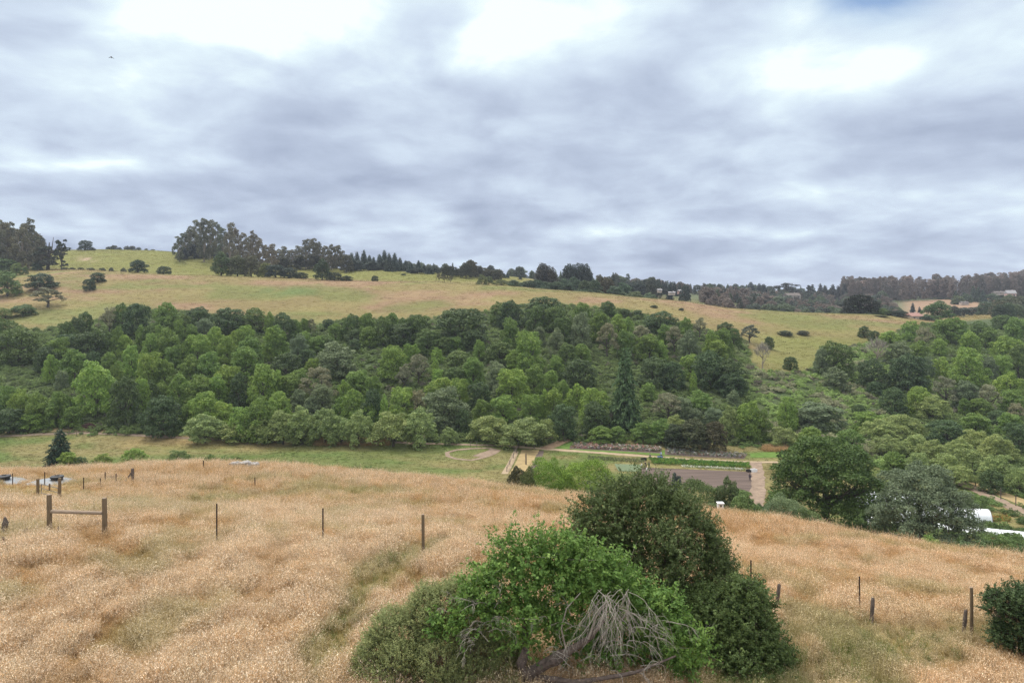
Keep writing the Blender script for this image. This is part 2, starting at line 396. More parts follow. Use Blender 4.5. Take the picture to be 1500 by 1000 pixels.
def billow(lobes, rng, subs, subr):
    """each bough carries smaller leaf clumps on its outside"""
    out_ = []
    for x, y, z, a, b, c in lobes:
        out_.append((x, y, z, a*.82, b*.82, c*.82))
        for k in range(subs):
            d = norm(rng.normal(size=3)+np.array((x*1.6, y*1.6, .25))); f = rng.uniform(*subr); q = rng.uniform(.62,.95)
            out_.append((x+d[0]*a*q, y+d[1]*b*q, z+d[2]*c*q, a*f, b*f, c*f*rng.uniform(.7,1.1)))
    return np.array(out_, float)

def lobe_cloud(lobes, n, size, rng, flat=0.0, shell=(0.62,1.10), zmin=-0.45, asp=0.62, noise_=0.6, up=0.25, subs=6, subr=(.34,.56)):
    """leaf faces over a set of lobes (x,y,z,rx,ry,rz): nothing kept deep inside another lobe"""
    L = billow(lobes, rng, subs, subr) if subs else np.array(lobes, float); A = (L[:,3]*L[:,4]+L[:,3]*L[:,5]); A = A/A.sum()
    k = rng.choice(len(L), int(n*1.7), p=A)
    d = norm(rng.normal(size=(len(k),3))); d[:,2] = np.where(d[:,2] < zmin, -d[:,2], d[:,2])
    rr = rng.uniform(shell[0], shell[1], len(k))[:,None]
    P = L[k,:3]+d*L[k,3:6]*rr
    keep = np.ones(len(P), bool)
    for j in range(len(L)):
        q = ((P-L[j,:3])/L[j,3:6]); keep &= ((q*q).sum(1) > 0.62) | (k == j)
    P = P[keep][:n]; d = d[keep][:n]
    Nn = d+rng.normal(size=d.shape)*noise_; Nn[:,2] += up
    V, F = cards(P, Nn, size*rng.uniform(.6,1.45,len(P)), asp, rng)
    tone = rng.normal(0,.13,len(L))
    rnd = np.repeat(np.clip(rng.normal(.5,.17,len(P))+tone[k[keep][:n]],0,1), 4)
    return V, F, rnd

def limb_tree(mb, rng, h0, h1, r0, spread, n=5, sides=5, base=(0,0,0), fork=0.45):
    """tapered trunk with n rising limbs"""
    b = Vector(base); lean = Vector((rng.uniform(-.05,.05), rng.uniform(-.05,.05), 0))
    top = b+Vector((0,0,h1*0.8))+lean
    mb.tube([b, b.lerp(top,.35)+Vector((rng.uniform(-.02,.02),rng.uniform(-.02,.02),0)), b.lerp(top,.7), top], [r0*1.25, r0*.9, r0*.6, r0*.25], sides+1)
    for i in range(n):
        a = 2*math.pi*(i+rng.uniform(-.3,.3))/n; s = b.lerp(top, rng.uniform(fork*.7, fork*1.5))
        e = Vector((math.cos(a)*spread, math.sin(a)*spread, h1*rng.uniform(.6,.95)))+b
        m = s.lerp(e,.5)+Vector((math.cos(a)*spread*.12, math.sin(a)*spread*.12, -.03))
        mb.tube([s, m, e], [r0*.55, r0*.36, r0*.12], sides)
    return mb

# ------------------------------------------------------------------ tree shapes, one unit wide and one unit tall
def shape_dome(rng, n=20, r=.2, top=.80, wide=.33, skirt=True):
    L = []
    for i in range(n):
        a = i*2.399+rng.uniform(-.4,.4); q = math.sqrt((i+.5)/n)
        rad = q*wide*rng.uniform(.8,1.1); z = .20+(top-.20)*math.sqrt(max(0,1-q*q*.98))+rng.uniform(-.06,.06)
        s = r*rng.uniform(.7,1.2); L.append((rad*math.cos(a), rad*math.sin(a), z, s, s, s*rng.uniform(.75,1.0)))
    if skirt:
        for i in range(9):
            a = 2*math.pi*i/9+rng.uniform(-.3,.3); s = r*rng.uniform(.7,1.0)
            L.append((wide*.98*math.cos(a), wide*.98*math.sin(a), rng.uniform(.10,.30), s, s, s*1.1))
    L.append((0,0,.45,.3,.3,.3)); return L
def shape_bay(rng, peaks=7):
    L = []
    for i in range(peaks):
        a = i*2.4+rng.uniform(-.5,.5); q = math.sqrt(i/peaks); rad = q*.33
        h = (1-.20*q)*rng.uniform(.82,1.0); x, y = rad*math.cos(a), rad*math.sin(a)
        for k in range(6):
            f = k/5; z = .13+(h-.29)*f; s = (.185-.045*f)*rng.uniform(.85,1.2)
            j = .05*(1-f)
            L.append((x*(1.1-.3*f)+rng.uniform(-j,j), y*(1.1-.3*f)+rng.uniform(-j,j), z, s, s, s*1.05))
    return L
def shape_willow(rng, n=26):
    L = []
    for i in range(n):
        a = i*2.399+rng.uniform(-.4,.4); q = math.sqrt((i+.5)/n); rad = q*.38
        z = .05+.75*math.sqrt(max(0,1-q*q))*rng.uniform(.75,1.08); s = rng.uniform(.11,.19)
        L.append((rad*math.cos(a), rad*math.sin(a), z, s, s, s*1.15))
    L.append((0,0,.35,.34,.34,.34)); return L
def shape_cone(rng, n=26):
    L = []
    for i in range(n):
        f = i/(n-1); a = i*2.399; rad = (1-f)**.8*.30*rng.uniform(.7,1.1); s = .07+.13*(1-f)
        L.append((rad*math.cos(a), rad*math.sin(a), .12+.8*f, s, s, s*1.1))
    return L
def shape_sparse(rng, n=20):
    L = []
    for i in range(n):
        a = i*2.399+rng.uniform(-.5,.5); q = math.sqrt((i+.5)/n); rad = q*.38*rng.uniform(.8,1.1)
        z = .20+.66*math.sqrt(max(0,1-q*q*.97))+rng.uniform(-.09,.05); s = rng.uniform(.085,.14)
        L.append((rad*math.cos(a), rad*math.sin(a), z, s, s, s*.8))
    return L
def shape_euc(rng, n=24):
    L = []
    for i in range(n):
        f = (i+.5)/n; z = .10+.84*f; a = i*2.399+rng.uniform(-.5,.5)
        rad = .30*math.sin(min(1,f*1.0+.2)*math.pi*.86)*rng.uniform(.5,1.15); s = rng.uniform(.09,.17)*(1.1-.3*f)
        L.append((rad*math.cos(a), rad*math.sin(a), z+rng.uniform(-.03,.03), s, s, s*rng.uniform(.45,.75)))
    return L
def shape_flat(rng, n=16):
    L = []
    for i in range(n):
        a = i*2.4+rng.uniform(-.5,.5); q = math.sqrt((i+.5)/n); rad = q*.40; z = rng.uniform(.2,.95)-.1*q
        s = rng.uniform(.10,.17); L.append((rad*math.cos(a), rad*math.sin(a), z, s*1.25, s*1.25, s*.38))
    return L
def conifer_mesh(name, rng, tiers=26, per=34, width=.5, droop=.35, size=.024, bare=.04, key_='fir'):
    P = []; U = []; Dn = []
    for t in range(tiers):
        f = t/tiers; z = bare+(1-bare)*f; r = width*((1-f)**(.85 if key_ == 'fir' else .5))*rng.uniform(.78,1.08)+.012
        nb = max(4, int(9*(1-f)+4))
        for b in range(nb):
            a = 2*math.pi*(b+rng.uniform(-.3,.3))/nb+t*.7; rb = r*rng.uniform(.7,1.1); m = max(4, int(per*rb/width))
            s = rng.uniform(.1,1,m)**.8; w = rng.normal(0,.045*width/.5,m)*(1.2-s)*1.6
            x = math.cos(a)*rb*s-math.sin(a)*w; y = math.sin(a)*rb*s+math.cos(a)*w
            zz = z+.02-droop*rb*s*s*.55+rng.normal(0,.006,m)
            P.append(np.stack([x,y,zz],1)); U.append(np.tile((math.cos(a),math.sin(a),-.4),(m,1)))
            Dn.append(rng.normal(0,.45,(m,3))+np.array((math.cos(a)*.3,math.sin(a)*.3,.8)))
    P = np.vstack(P); V, F = cards(P, np.vstack(Dn), size*rng.uniform(.7,1.4,len(P)), .5, rng, np.vstack(U)+rng.normal(0,.3,P.shape))
    return qmesh(name, V, F, {'rnd': np.repeat(rng.uniform(0,1,len(P)),4)}, M['leaf'])

LIB = {}
def build_lib():
    sd = 11
    def lobed(key, fn, var, n, size, trunk, **kw):
        nonlocal sd
        LIB[key] = []
        for v in range(var):
            sd += 1; rng = np.random.default_rng(sd)
            V, F, rnd = lobe_cloud(fn(rng), n, size, rng, **kw)
            cm = qmesh(key+'_crown', V, F, {'rnd': rnd}, M['leaf'])
            mb = MB(); trunk(mb, rng); LIB[key].append((cm, mb.mesh(key+'_trunk', M['bark'] if key != 'euc' else M['pale_bark'])))
    lt = lambda h1=.7, r0=.03, sp=.28, n=6: (lambda mb, rng: limb_tree(mb, rng, 0, h1, r0, sp, n))
    lobed('dome', lambda r: shape_dome(r, 15, .17, .82, .32), 5, 11000, .0195, lt(.75,.035,.3))
    lobed('leafy', lambda r: shape_dome(r, 18, .145, .86, .33, True), 5, 10500, .0190, lt(.8,.03,.25), noise_=.75, shell=(.55,1.15))
    lobed('round', lambda r: shape_dome(r, 13, .185, .84, .31), 6, 12000, .0185, lt(.8,.03,.2), noise_=.7, subs=8, subr=(.26,.46), shell=(.6,1.12))
    lobed('bay', shape_bay, 5, 12000, .0180, lt(.8,.03,.2), noise_=.7, subs=3)
    lobed('willow', lambda r: shape_willow(r, 20), 5, 12000, .0175, lt(.6,.025,.3), noise_=.8, zmin=-.2)
    lobed('cone', lambda r: shape_bay(r, 4), 4, 9500, .0190, lt(.8,.03,.15), noise_=.7, subs=3)
    lobed('sparse', shape_sparse, 4, 5600, .0165, lt(.85,.028,.38,9), noise_=.95, subs=4, shell=(.5,1.2))
    lobed('euc', shape_euc, 6, 9000, .0150, lambda mb, rng: limb_tree(mb, rng, 0, 1.0, .032, .2, 6, fork=.35), noise_=.95, subs=4, shell=(.5,1.25))
    lobed('flat', shape_flat, 2, 5200, .019, lambda mb, rng: limb_tree(mb, rng, 0, .95, .045, .34, 8), noise_=.6)
    lobed('bigoak', lambda r: shape_dome(r, 40, .13, .87, .37), 2, 46000, .0098, lt(.8,.035,.33,8), noise_=.8, shell=(.55,1.15), subs=4)
    lobed('bigwillow', lambda r: shape_willow(r, 40), 2, 36000, .0100, lt(.6,.025,.3,7), noise_=.9, shell=(.55,1.2), zmin=-.3, subs=4)
    for key, args in (('fir', dict(tiers=26, per=64, width=.5, size=.027)), ('redwood', dict(tiers=34, per=40, width=.5, droop=.5, size=.03))):
        LIB[key] = []
        for v in range(3):
            sd += 1; rng = np.random.default_rng(sd); mb = MB(); mb.tube([(0,0,0),(0,0,.5),(0,0,.97)],[.045,.028,.006],6)
            LIB[key].append((conifer_mesh(key+'_crown', rng, key_=key, **args), mb.mesh(key+'_trunk', M['bark'])))
    LIB['bare'] = []
    for v in range(3):
        sd += 1; rng = np.random.default_rng(sd); mb = MB(); tips = []
        limb_tree(mb, rng, 0, .8, .028, .3, 7)
        tw = MB()
        for i in range(150):
            a = rng.uniform(0,6.28); q = rng.uniform(0,1)**.6; z = .45+.42*math.sqrt(1-q*q*.9)
            s = Vector((math.cos(a)*q*.28, math.sin(a)*q*.28, z-.14)); e = Vector((math.cos(a)*q*.45+rng.uniform(-.07,.07), math.sin(a)*q*.45+rng.uniform(-.07,.07), z+rng.uniform(-.05,.12)))
            tw.tube([s, s.lerp(e,.5)+Vector((rng.uniform(-.03,.03),rng.uniform(-.03,.03),.02)), e], [.009,.006,.003], 3, False)
        LIB['bare'].append((tw.mesh('bare_twigs', M['grey_wood']), mb.mesh('bare_trunk', M['pale_bark'])))
build_lib()

# kind -> (shape, colour, spoken kind, category)
KIND = {
 'O': ('dome',  (0.113,0.168,0.049), 'dark rounded oak', 'tree'),
 'D': ('dome',  (0.082,0.125,0.048), 'blackish green dense oak', 'tree'),
 'M': ('leafy', (0.163,0.243,0.059), 'mid green leafy tree', 'tree'),
 'B': ('round',   (0.218,0.312,0.068), 'light green bay tree with billowing crown', 'tree'),
 'Y': ('cone',  (0.229,0.332,0.068), 'yellow green upright tree', 'tree'),
 'W': ('willow',(0.243,0.297,0.103), 'pale olive willow', 'willow'),
 'G': ('leafy', (0.180,0.225,0.116), 'grey green buckeye', 'tree'),
 'P': ('sparse',(0.264,0.261,0.153), 'tan brown thin leaved buckeye', 'tree'),
 'X': ('bare',  (0.229,0.255,0.219),       'bare grey leafless tree', 'tree'),
 'F': ('fir',   (0.083,0.140,0.057), 'tall dark fir', 'conifer'),
}
_rt = random.Random(5)
TREES = []          # everything planted, for the undergrowth and for checks
def plant(name, shape, base, w, h, col, label, cat, group=None, depth=None, leaf_name='crown', jitter=.10, variant=None):
    lib = LIB[shape]; v = _rt.randrange(len(lib)) if variant is None else variant
    e = empty(name, base, label, cat, group, _rt.uniform(0, 6.28))
    f = _rt.uniform(1-jitter, 1+jitter); g = _rt.uniform(1-jitter*.5, 1+jitter*.5)
    e.scale = (w, depth or w, h)
    link('twigs' if shape == 'bare' else leaf_name, lib[v][0], None, e, (col[0]*f*g, col[1]*f, col[2]*f/g))
    link('trunk', lib[v][1], None, e)
    TREES.append((base.x, base.y, w)); return e
def plant_px(name, shape, px, top, base_py, wpx, col, label, cat, group=None, ymin=12, Y=None, sink=.02, **kw):
    b = onray(px, Y) if Y else gp(px, base_py, ymin)
    w = wpx/FOC*b.y; h = b.y*(HOR-top)/FOC-b.z
    b.z -= h*sink
    return plant(name, shape, b, w, h*(1+sink), col, label, cat, group, **kw)

# ------------------------------------------------------------------ the hillside wood: photo column, crown top row, width, height, kind
WOOD = '''
5 463 42 45 O|28 474 64 50 O|97 468 28 40 O|111 462 28 36 D|126 455 28 34 O|160 448 32 38 P|180 442 26 42 O|200 440 40 48 D|100 486 46 38 D|127 483 44 42 D|84 494 44 42 M|70 506 36 36 D|141 480 24 38 O|158 483 26 36 O|172 478 22 42 M|183 488 24 34 B|
73 515 26 40 Y|108 510 42 46 M|137 512 26 36 D|160 514 27 32 M|192 504 32 44 B|90 541 20 28 G|141 529 60 74 B|183 548 44 68 D|168 532 24 38 M|10 563 42 48 M|30 570 36 48 B|56 575 42 46 M|86 573 36 46 M|96 582 28 34 D|12 596 48 34 D|50 602 48 24 B|105 594 30 30 M|
244 441 44 50 M|292 447 38 32 D|270 461 24 32 O|300 465 30 32 G|334 448 50 38 D|374 451 38 32 O|396 457 22 30 M|381 470 22 16 P|262 466 22 40 M|222 472 30 40 O|235 476 26 38 M|208 476 24 38 M|315 477 32 42 B|357 474 32 36 B|344 482 24 32 B|281 475 26 32 M|
290 486 42 46 B|246 480 38 42 M|221 487 27 36 B|270 500 26 36 M|331 491 32 42 B|366 491 42 46 M|396 478 26 46 B|254 505 30 34 M|218 512 42 56 B|240 525 36 42 M|280 520 38 42 M|304 515 42 46 M|360 506 46 48 M|206 553 32 52 B|220 553 26 46 D|263 547 40 44 M|235 559 30 32 M|335 531 46 50 B|318 545 32 46 B|295 549 46 46 M|350 542 30 50 D|
386 531 50 58 B|237 575 54 57 D|300 572 52 50 B|328 587 36 38 B|274 590 28 32 M|354 594 44 46 B|382 580 50 60 M|300 604 58 39 W|342 618 50 25 W|386 608 48 36 W|
415 458 36 38 D|433 467 20 28 M|446 466 18 22 M|456 466 16 22 P|481 466 19 15 D|492 473 24 24 M|514 458 30 36 O|537 457 28 36 M|562 461 30 40 O|575 457 24 32 M|590 463 20 30 O|592 471 50 30 D|520 480 26 22 D|541 477 32 28 M|406 477 38 46 M|438 488 32 46 G|446 484 26 32 M|465 491 32 27 M|479 489 30 27 O|519 495 22 18 D|
493 501 64 46 G|450 508 32 32 D|421 514 46 42 D|457 524 24 26 B|575 503 46 50 B|597 502 18 36 B|466 535 52 52 P|426 545 42 42 M|405 539 26 46 B|441 538 32 34 M|525 541 46 34 M|546 549 28 34 M|592 531 28 38 P|472 561 38 42 G|438 569 28 32 G|455 580 28 30 G|503 552 24 32 Y|517 566 36 46 B|498 581 26 28 M|547 569 32 46 D|563 571 20 46 Y|543 591 30 28 B|590 564 42 44 B|408 572 40 42 B|
415 599 52 46 W|441 592 46 52 W|450 614 38 30 W|476 597 48 48 W|500 604 42 42 W|525 599 42 48 W|576 601 64 47 W|546 617 32 27 W|
611 457 42 42 O|674 447 84 54 D|733 440 36 32 O|749 438 42 38 D|797 432 58 34 D|785 445 32 37 O|625 482 42 32 O|748 465 34 47 M|668 492 28 24 M|652 491 22 26 O|776 481 46 57 B|791 477 20 26 G|702 497 20 28 B|733 498 46 30 O|640 506 22 24 Y|671 511 52 34 O|606 502 22 32 B|637 521 20 26 Y|640 534 30 34 Y|612 517 38 42 P|694 522 38 42 M|666 535 38 32 O|728 529 38 42 G|750 536 52 48 B|783 533 36 42 M|756 511 32 28 B|
645 552 50 34 B|673 551 32 42 B|703 556 38 40 D|730 562 24 24 G|650 567 68 54 G|611 569 30 38 P|677 599 26 32 D|706 584 28 30 M|738 576 42 38 B|777 574 36 38 B|798 566 22 42 Y|614 595 52 52 W|658 624 27 24 W|718 603 62 38 W|770 610 72 38 W|731 624 28 20 W|
812 445 36 38 O|853 442 30 32 M|891 440 30 22 O|914 452 19 10 D|934 453 17 10 D|850 457 36 48 G|826 460 32 42 O|880 455 36 42 M|905 459 28 32 B|920 461 26 26 Y|969 456 54 28 D|815 481 30 38 G|890 471 36 48 P|940 475 36 28 P|915 482 32 38 M|951 488 42 38 M|967 496 24 32 B|988 476 30 36 P|975 474 30 30 M|830 502 32 30 O|852 502 30 27 M|848 523 50 42 D|815 520 28 34 M|808 540 26 28 B|916 508 62 110 F|958 521 50 40 D|985 527 36 38 D|845 556 38 42 Y|825 555 24 38 M|811 565 32 44 B|871 567 50 50 B|825 588 42 48 D|872 588 44 44 D|950 559 28 25 M|977 574 48 38 P|895 600 22 26 X|
880 623 40 22 M|905 623 28 22 M|940 618 36 26 M|968 613 40 32 M|988 606 38 32 W|800 611 28 34 W|
1005 464 22 32 M|1025 464 26 28 P|1063 470 32 24 D|1075 479 22 27 O|1010 484 36 42 G|1040 479 28 42 Y|1060 479 32 42 M|1050 495 36 32 B|1126 493 16 16 D|1117 498 28 38 X|1158 521 21 18 D|1012 516 32 34 B|1015 540 20 32 Y|1070 522 52 44 D|1073 543 42 32 D|1040 514 50 48 D|1075 571 22 22 G|1026 572 42 32 M|1000 580 32 32 G|1018 597 28 22 G|1045 596 32 25 G|1096 586 44 54 B|1070 592 36 48 W|1112 600 38 42 M|1155 576 38 48 Y|1200 589 80 36 G|1150 624 42 27 W|1188 624 42 27 B|
1222 497 56 48 O|1204 508 27 38 G|1225 538 40 30 G|1278 525 44 40 D|1305 482 42 20 Y|1335 469 28 28 B|1386 465 42 34 M|1355 477 30 32 P|1285 492 36 36 X|1316 499 42 34 G|1346 499 32 30 M|1330 516 58 52 D|1358 521 22 28 G|1310 564 36 40 D|1281 557 24 20 D|1346 565 46 38 B|1366 577 46 34 W|1258 590 22 22 D|1351 544 24 28 M|1376 494 22 24 B|1380 519 32 30 Y|1386 548 42 44 P|1388 612 54 36 D|1266 476 18 16 D|1281 483 18 15 D|
1420 482 32 38 B|1401 464 32 30 M|1474 489 46 44 B|1450 479 32 28 M|1490 463 42 44 M|1468 459 32 24 O|1418 507 52 54 B|1450 522 24 32 G|1466 519 32 34 B|1480 539 46 44 Y|1416 556 38 42 G|1448 561 38 40 P|1412 582 18 24 M|1436 582 36 26 M|1482 569 42 34 M|1490 589 32 26 P|1460 599 34 22 D|1436 470 30 26 O|1492 505 34 44 O|
1245 627 50 38 M|1290 612 52 30 W|1322 602 60 36 W|1340 634 50 30 W|1300 636 48 30 W|1366 642 46 32 W|1405 640 40 30 W|1432 628 44 34 W|1462 636 52 38 W|1492 616 42 44 D|1422 655 48 38 W|1384 662 50 36 W|1462 664 52 42 W|1494 682 38 46 W|1402 680 46 28 W|1452 685 34 34 D|1270 600 44 28 B|1430 605 46 28 M|1478 603 36 32 M|1345 660 44 34 W|1310 660 40 30 M'''
MARKS = [(70,'above the far left meadow'),(150,'above the brush pile'),(230,'above the round edge bush'),(330,'above the white rail'),(440,'above the left meadow'),(560,'above the tall straw strip'),(660,'left of the oval track'),(750,'above the oval track'),(850,'above the meadow gate'),(960,'above the left flower rows'),(1060,'above the dark garden hedge'),(1140,'above the right flower rows'),(1260,'above the big dark oak'),(1330,'between the two big oaks'),(1420,'above the silver oak'),(1600,'above the hoop houses')]
ORD = ['first','second','third','fourth','fifth','sixth','seventh','eighth','ninth','tenth','eleventh','twelfth','thirteenth','fourteenth','fifteenth','sixteenth']
EDGE = [(-100,490),(0,482),(60,484),(130,474),(200,452),(300,458),(400,468),(460,476),(520,468),(600,468),(680,462),(720,455),(800,445),(900,453),(1000,474),(1090,500),(1110,545),(1180,545),(1215,520),(1260,505),(1290,498),(1330,478),(1500,462),(1600,455)]
FOOT = [(-100,632),(0,632),(240,636),(400,645),(800,647),(950,641),(1070,651),(1150,657),(1300,684),(1400,700),(1500,722),(1600,740)]
def lin(tab, px):
    return np.interp(px, [a for a, b in tab], [b for a, b in tab])
def build_wood():
    items = []
    for s in WOOD.replace('\n', '').split('|'):
        a = s.split(); items.append((float(a[0]), float(a[1]), float(a[2]), float(a[3]), a[4]))
    sec = lambda x: next(i for i, (m, _) in enumerate(MARKS) if x < m)
    def band(x, mid):
        e, f = lin(EDGE, x), lin(FOOT, x); t = (mid-e)/(f-e)
        return 'on the upper wood edge' if t < .17 else 'on the upper slope' if t < .42 else 'at mid slope' if t < .68 else 'on the lower slope' if t < .86 else 'at the wood foot'
    cls = {}
    for it in items:
        k = (it[4], band(it[0], it[1]+it[3]*.4), sec(it[0])); cls.setdefault(k, []).append(it)
    for (kd, bd, sc), lst in cls.items():
        shape, col, spoken, cat = KIND[kd]
        lst.sort(key=lambda t: t[0])
        for n, (x, top, w, h, _) in enumerate(lst):
            lab = f'{spoken} {bd} {MARKS[sc][1]}'
            if len(lst) > 1: lab = f'{ORD[n]} {spoken} from left, {bd} {MARKS[sc][1]}'
            ws = lab.split()
            if len(ws) > 16: lab = lab.replace(' with billowing crown', '').replace(' thin leaved', '').replace('the left ', 'left ').replace('above the ', 'above ').replace('on the ', 'on ').replace('at the ', 'at ')
            hh = h*1.12
            nm = {'W': 'willow', 'F': 'fir_tree', 'X': 'bare_tree', 'B': 'bay_tree', 'O': 'oak_tree', 'D': 'oak_tree', 'G': 'buckeye_tree', 'P': 'buckeye_tree'}.get(kd, 'tree')
            plant_px(nm, shape, x, top, top+hh, w*1.10, col, lab, cat, 'trees of the hillside wood', ymin=150, sink=.04, jitter=.11)
build_wood()

# ------------------------------------------------------------------ trees standing on the grass hill and along its skyline
DKG = (.042,.066,.034); MID = (.075,.115,.042); PAL = (.13,.175,.06); EUC = (.108,.106,.064); GRY = (.115,.128,.085); CON = (.046,.066,.048)
def T(name, shape, px, top, base, w, col, label, cat='tree', group=None, ymin=230, Y=None, **kw):
    col = tuple(c*1.4 for c in col)
    return plant_px(name, shape, px, top, base, w, col, label, cat, group, ymin=ymin, Y=Y, **kw)
T('oak_tree','dome',60,399,424,48,DKG,'flat topped dark oak alone on the left grass slope', ymin=300)
T('oak_tree','sparse',70,419,450,54,(.125,.125,.075),'sparse grey oak with gaps, below the flat topped oak', ymin=300)
T('shrub','willow',34,444,462,40,MID,'low green thicket on the grass left of the sparse grey oak','shrub', ymin=300)
T('shrub','willow',8,449,466,34,PAL,'pale low thicket at the left grass edge','shrub', ymin=300)
T('tree','leafy',10,396,434,42,(.11,.16,.055),'light green tree at the far left below the tall grove', ymin=300)
T('shrub','leafy',8,378,400,36,MID,'green shrub under the far left tall grove','shrub', ymin=360)
T('shrub','leafy',24,385,403,18,PAL,'small pale shrub under the far left tall grove','shrub', ymin=360)
T('shrub','dome',55,384,398,17,DKG,'small dark shrub at the foot of the ragged cypress','shrub', Y=498)
T('shrub','leafy',37,390,400,10,MID,'tiny green shrub on the track below the tall grove','shrub', Y=470)
T('oak_tree','dome',143,398,413,24,DKG,'right one of the two round dark bushes on the left slope','shrub', ymin=300)
T('oak_tree','dome',131,407,425,20,DKG,'left lower one of the two round dark bushes on the left slope','shrub', ymin=300)
T('oak_tree','dome',125,351,368,22,(.038,.055,.032),'domed dark tree alone on the left hilltop skyline', Y=640)
T('shrub','dome',137,363,368,7,(.038,.055,.032),'tiny bush right beside the domed hilltop tree','shrub', Y=640)
T('tree','leafy',202,380,403,30,DKG,'dark two lobed tree on the hill brow below the skyline', Y=461)
T('oak_tree','dome',240,389,402,23,(.04,.06,.032),'small round dark tree on the brow left of the big grove', Y=461)
T('tree','leafy',324,369,403,34,(.062,.092,.036),'rounded green tree at the left end of the brow thicket', Y=452)
T('tree','leafy',348,373,404,34,(.088,.095,.045),'olive tree second from left in the brow thicket', Y=453)
T('tree','leafy',368,374,405,34,(.092,.090,.050),'brownish olive tree in the middle of the brow thicket', Y=455)
T('tree','leafy',388,384,405,22,(.10,.115,.04),'light olive small tree in the brow thicket', Y=450)
T('shrub','dome',404,386,406,34,(.034,.05,.04),'bluish dark wide bush at the right end of the brow thicket','shrub', Y=448)
T('shrub','dome',424,391,406,28,(.036,.05,.034),'low dark bush tapering off the brow thicket','shrub', Y=447)
T('shrub','dome',440,398,407,24,(.042,.058,.034),'lowest dark bush right of the brow thicket','shrub', Y=446)
T('tree','leafy',472,379,409,29,(.048,.068,.032),'dark upright tree on the brow before the second grove', Y=446)
T('shrub','dome',490,398,410,26,(.036,.05,.034),'dark bush leaning on the upright brow tree','shrub', Y=444)
T('shrub','dome',508,403,411,20,(.04,.056,.032),'low dark mound right of the upright brow tree','shrub', Y=443)
T('oak_tree','dome',549,403,414,12,(.034,.05,.03),'small round dark tree alone on the bare brow', Y=446)
T('sapling','sparse',643,400,413,10,(.13,.115,.07),'left brown sapling of three on the brow','tree', Y=438)
T('sapling','sparse',651,402,413,9,(.13,.12,.07),'middle brown sapling of three on the brow','tree', Y=438)
T('sapling','sparse',660,403,413,9,(.12,.115,.065),'right brown sapling of three on the brow','tree', Y=438)
# ragged open cypress at the left
T('cypress_tree','flat',70,342,396,46,(.040,.050,.030),'ragged open cypress beside the far left tall grove', Y=505, variant=0)
T('cypress_tree','flat',90,346,372,18,(.038,.048,.03),'small tufted cypress top right of the ragged cypress', Y=506)
def row(spec, name, shape, col, lab, cat, group, Y, wscale=1.0, base=None, jig=18):
    for i, (px, top, w) in enumerate(spec):
        yy = Y+((i*37)%7-3)*jig/3.
        T(name, shape, px, top, 0, w*wscale, col, f'{lab}, {ORD[i]} from the left', cat, group, Y=yy, jitter=.16)
row([(-8,322,22),(4,318,22),(13,326,18),(22,334,18),(32,328,20),(42,321,24),(52,337,20),(60,350,16)], 'eucalyptus_tree','euc',EUC,'tall brown green eucalyptus of the far left grove','tree','eucalyptus trees of the far left grove',520,2.1)
row([(263,346,14),(270,338,16),(280,330,18),(290,322,18),(299,320,18),(307,322,17),(317,325,17),(326,333,16)], 'eucalyptus_tree','euc',(.092,.098,.058),'tall dark eucalyptus in the left half of the hilltop grove','tree','eucalyptus trees of the hilltop grove',600,1.7,jig=26)
row([(337,326,19),(344,330,17),(355,341,17),(363,346,14),(371,338,18),(380,347,16),(390,358,15),(398,357,16),(402,366,12)], 'eucalyptus_tree','euc',(.125,.110,.070),'brownish eucalyptus in the right half of the hilltop grove','tree','eucalyptus trees of the hilltop grove',575,1.6,jig=26)
row([(268,362,16),(285,358,22),(303,360,24),(322,362,22),(340,366,22)], 'shade_tree','leafy',(.034,.044,.034),'dark low tree under the hilltop grove','tree','understorey of the hilltop grove',604,1.2)
row([(408,364,17),(417,361,16),(427,364,17),(438,360,16),(448,350,18),(458,348,20),(466,352,17),(476,360,15),(486,357,16),(494,359,16),(501,367,12)], 'eucalyptus_tree','euc',(.108,.104,.066),'eucalyptus in the second skyline grove','tree','eucalyptus trees of the second skyline grove',590,1.6)
row([(415,376,24),(440,374,26),(463,374,26),(488,374,26),(508,372,20)], 'shade_tree','leafy',(.052,.056,.036),'low dark tree filling the second skyline grove','tree','understorey of the second skyline grove',584,1.2)
row([(515,370,16),(523,368,13),(533,366,15),(541,373,14),(547,376,13),(556,372,15),(563,366,15),(570,370,14),(578,370,15),(586,377,14),(594,381,13),(602,385,14),(613,381,12),(621,388,12),(629,390,12)], 'conifer_tree','fir',CON,'dark conifer on the skyline past the second grove','conifer','conifers on the skyline',610,1.5)
row([(520,380,26),(545,382,26),(568,382,26),(590,388,24),(612,392,22),(636,390,16),(646,392,14)], 'shade_tree','leafy',(.044,.058,.042),'low dark tree between the skyline conifers','tree','low trees between the skyline conifers',604,1.2)
row([(160,361,9),(167,359,9),(175,362,7),(186,360,9),(194,360,9),(203,362,7),(214,364,6),(224,365,6)], 'distant_tree','leafy',(.085,.095,.075),'tiny grey treetop peeping over the left hilltop','tree','treetops beyond the left hilltop',690,1.3)
row([(656,388,16),(664,390,14),(672,393,14)], 'oak_tree','leafy',(.052,.06,.036),'dark tree of the left clump on the middle skyline','tree','clump on the middle skyline',560,1.4)
row([(683,384,16),(689,380,18),(697,388,20),(706,391,20),(715,394,18),(724,395,16),(731,394,12)], 'skyline_tree','leafy',(.066,.066,.04),'brownish tree of the right clump on the middle skyline','tree','clump on the middle skyline',565,1.4)
row([(706,400,14),(716,404,14),(734,409,18),(748,411,14)], 'shrub','willow',(.10,.125,.055),'green shrub at the foot of the middle skyline clump','shrub','shrubs on the middle skyline',515,1.2)
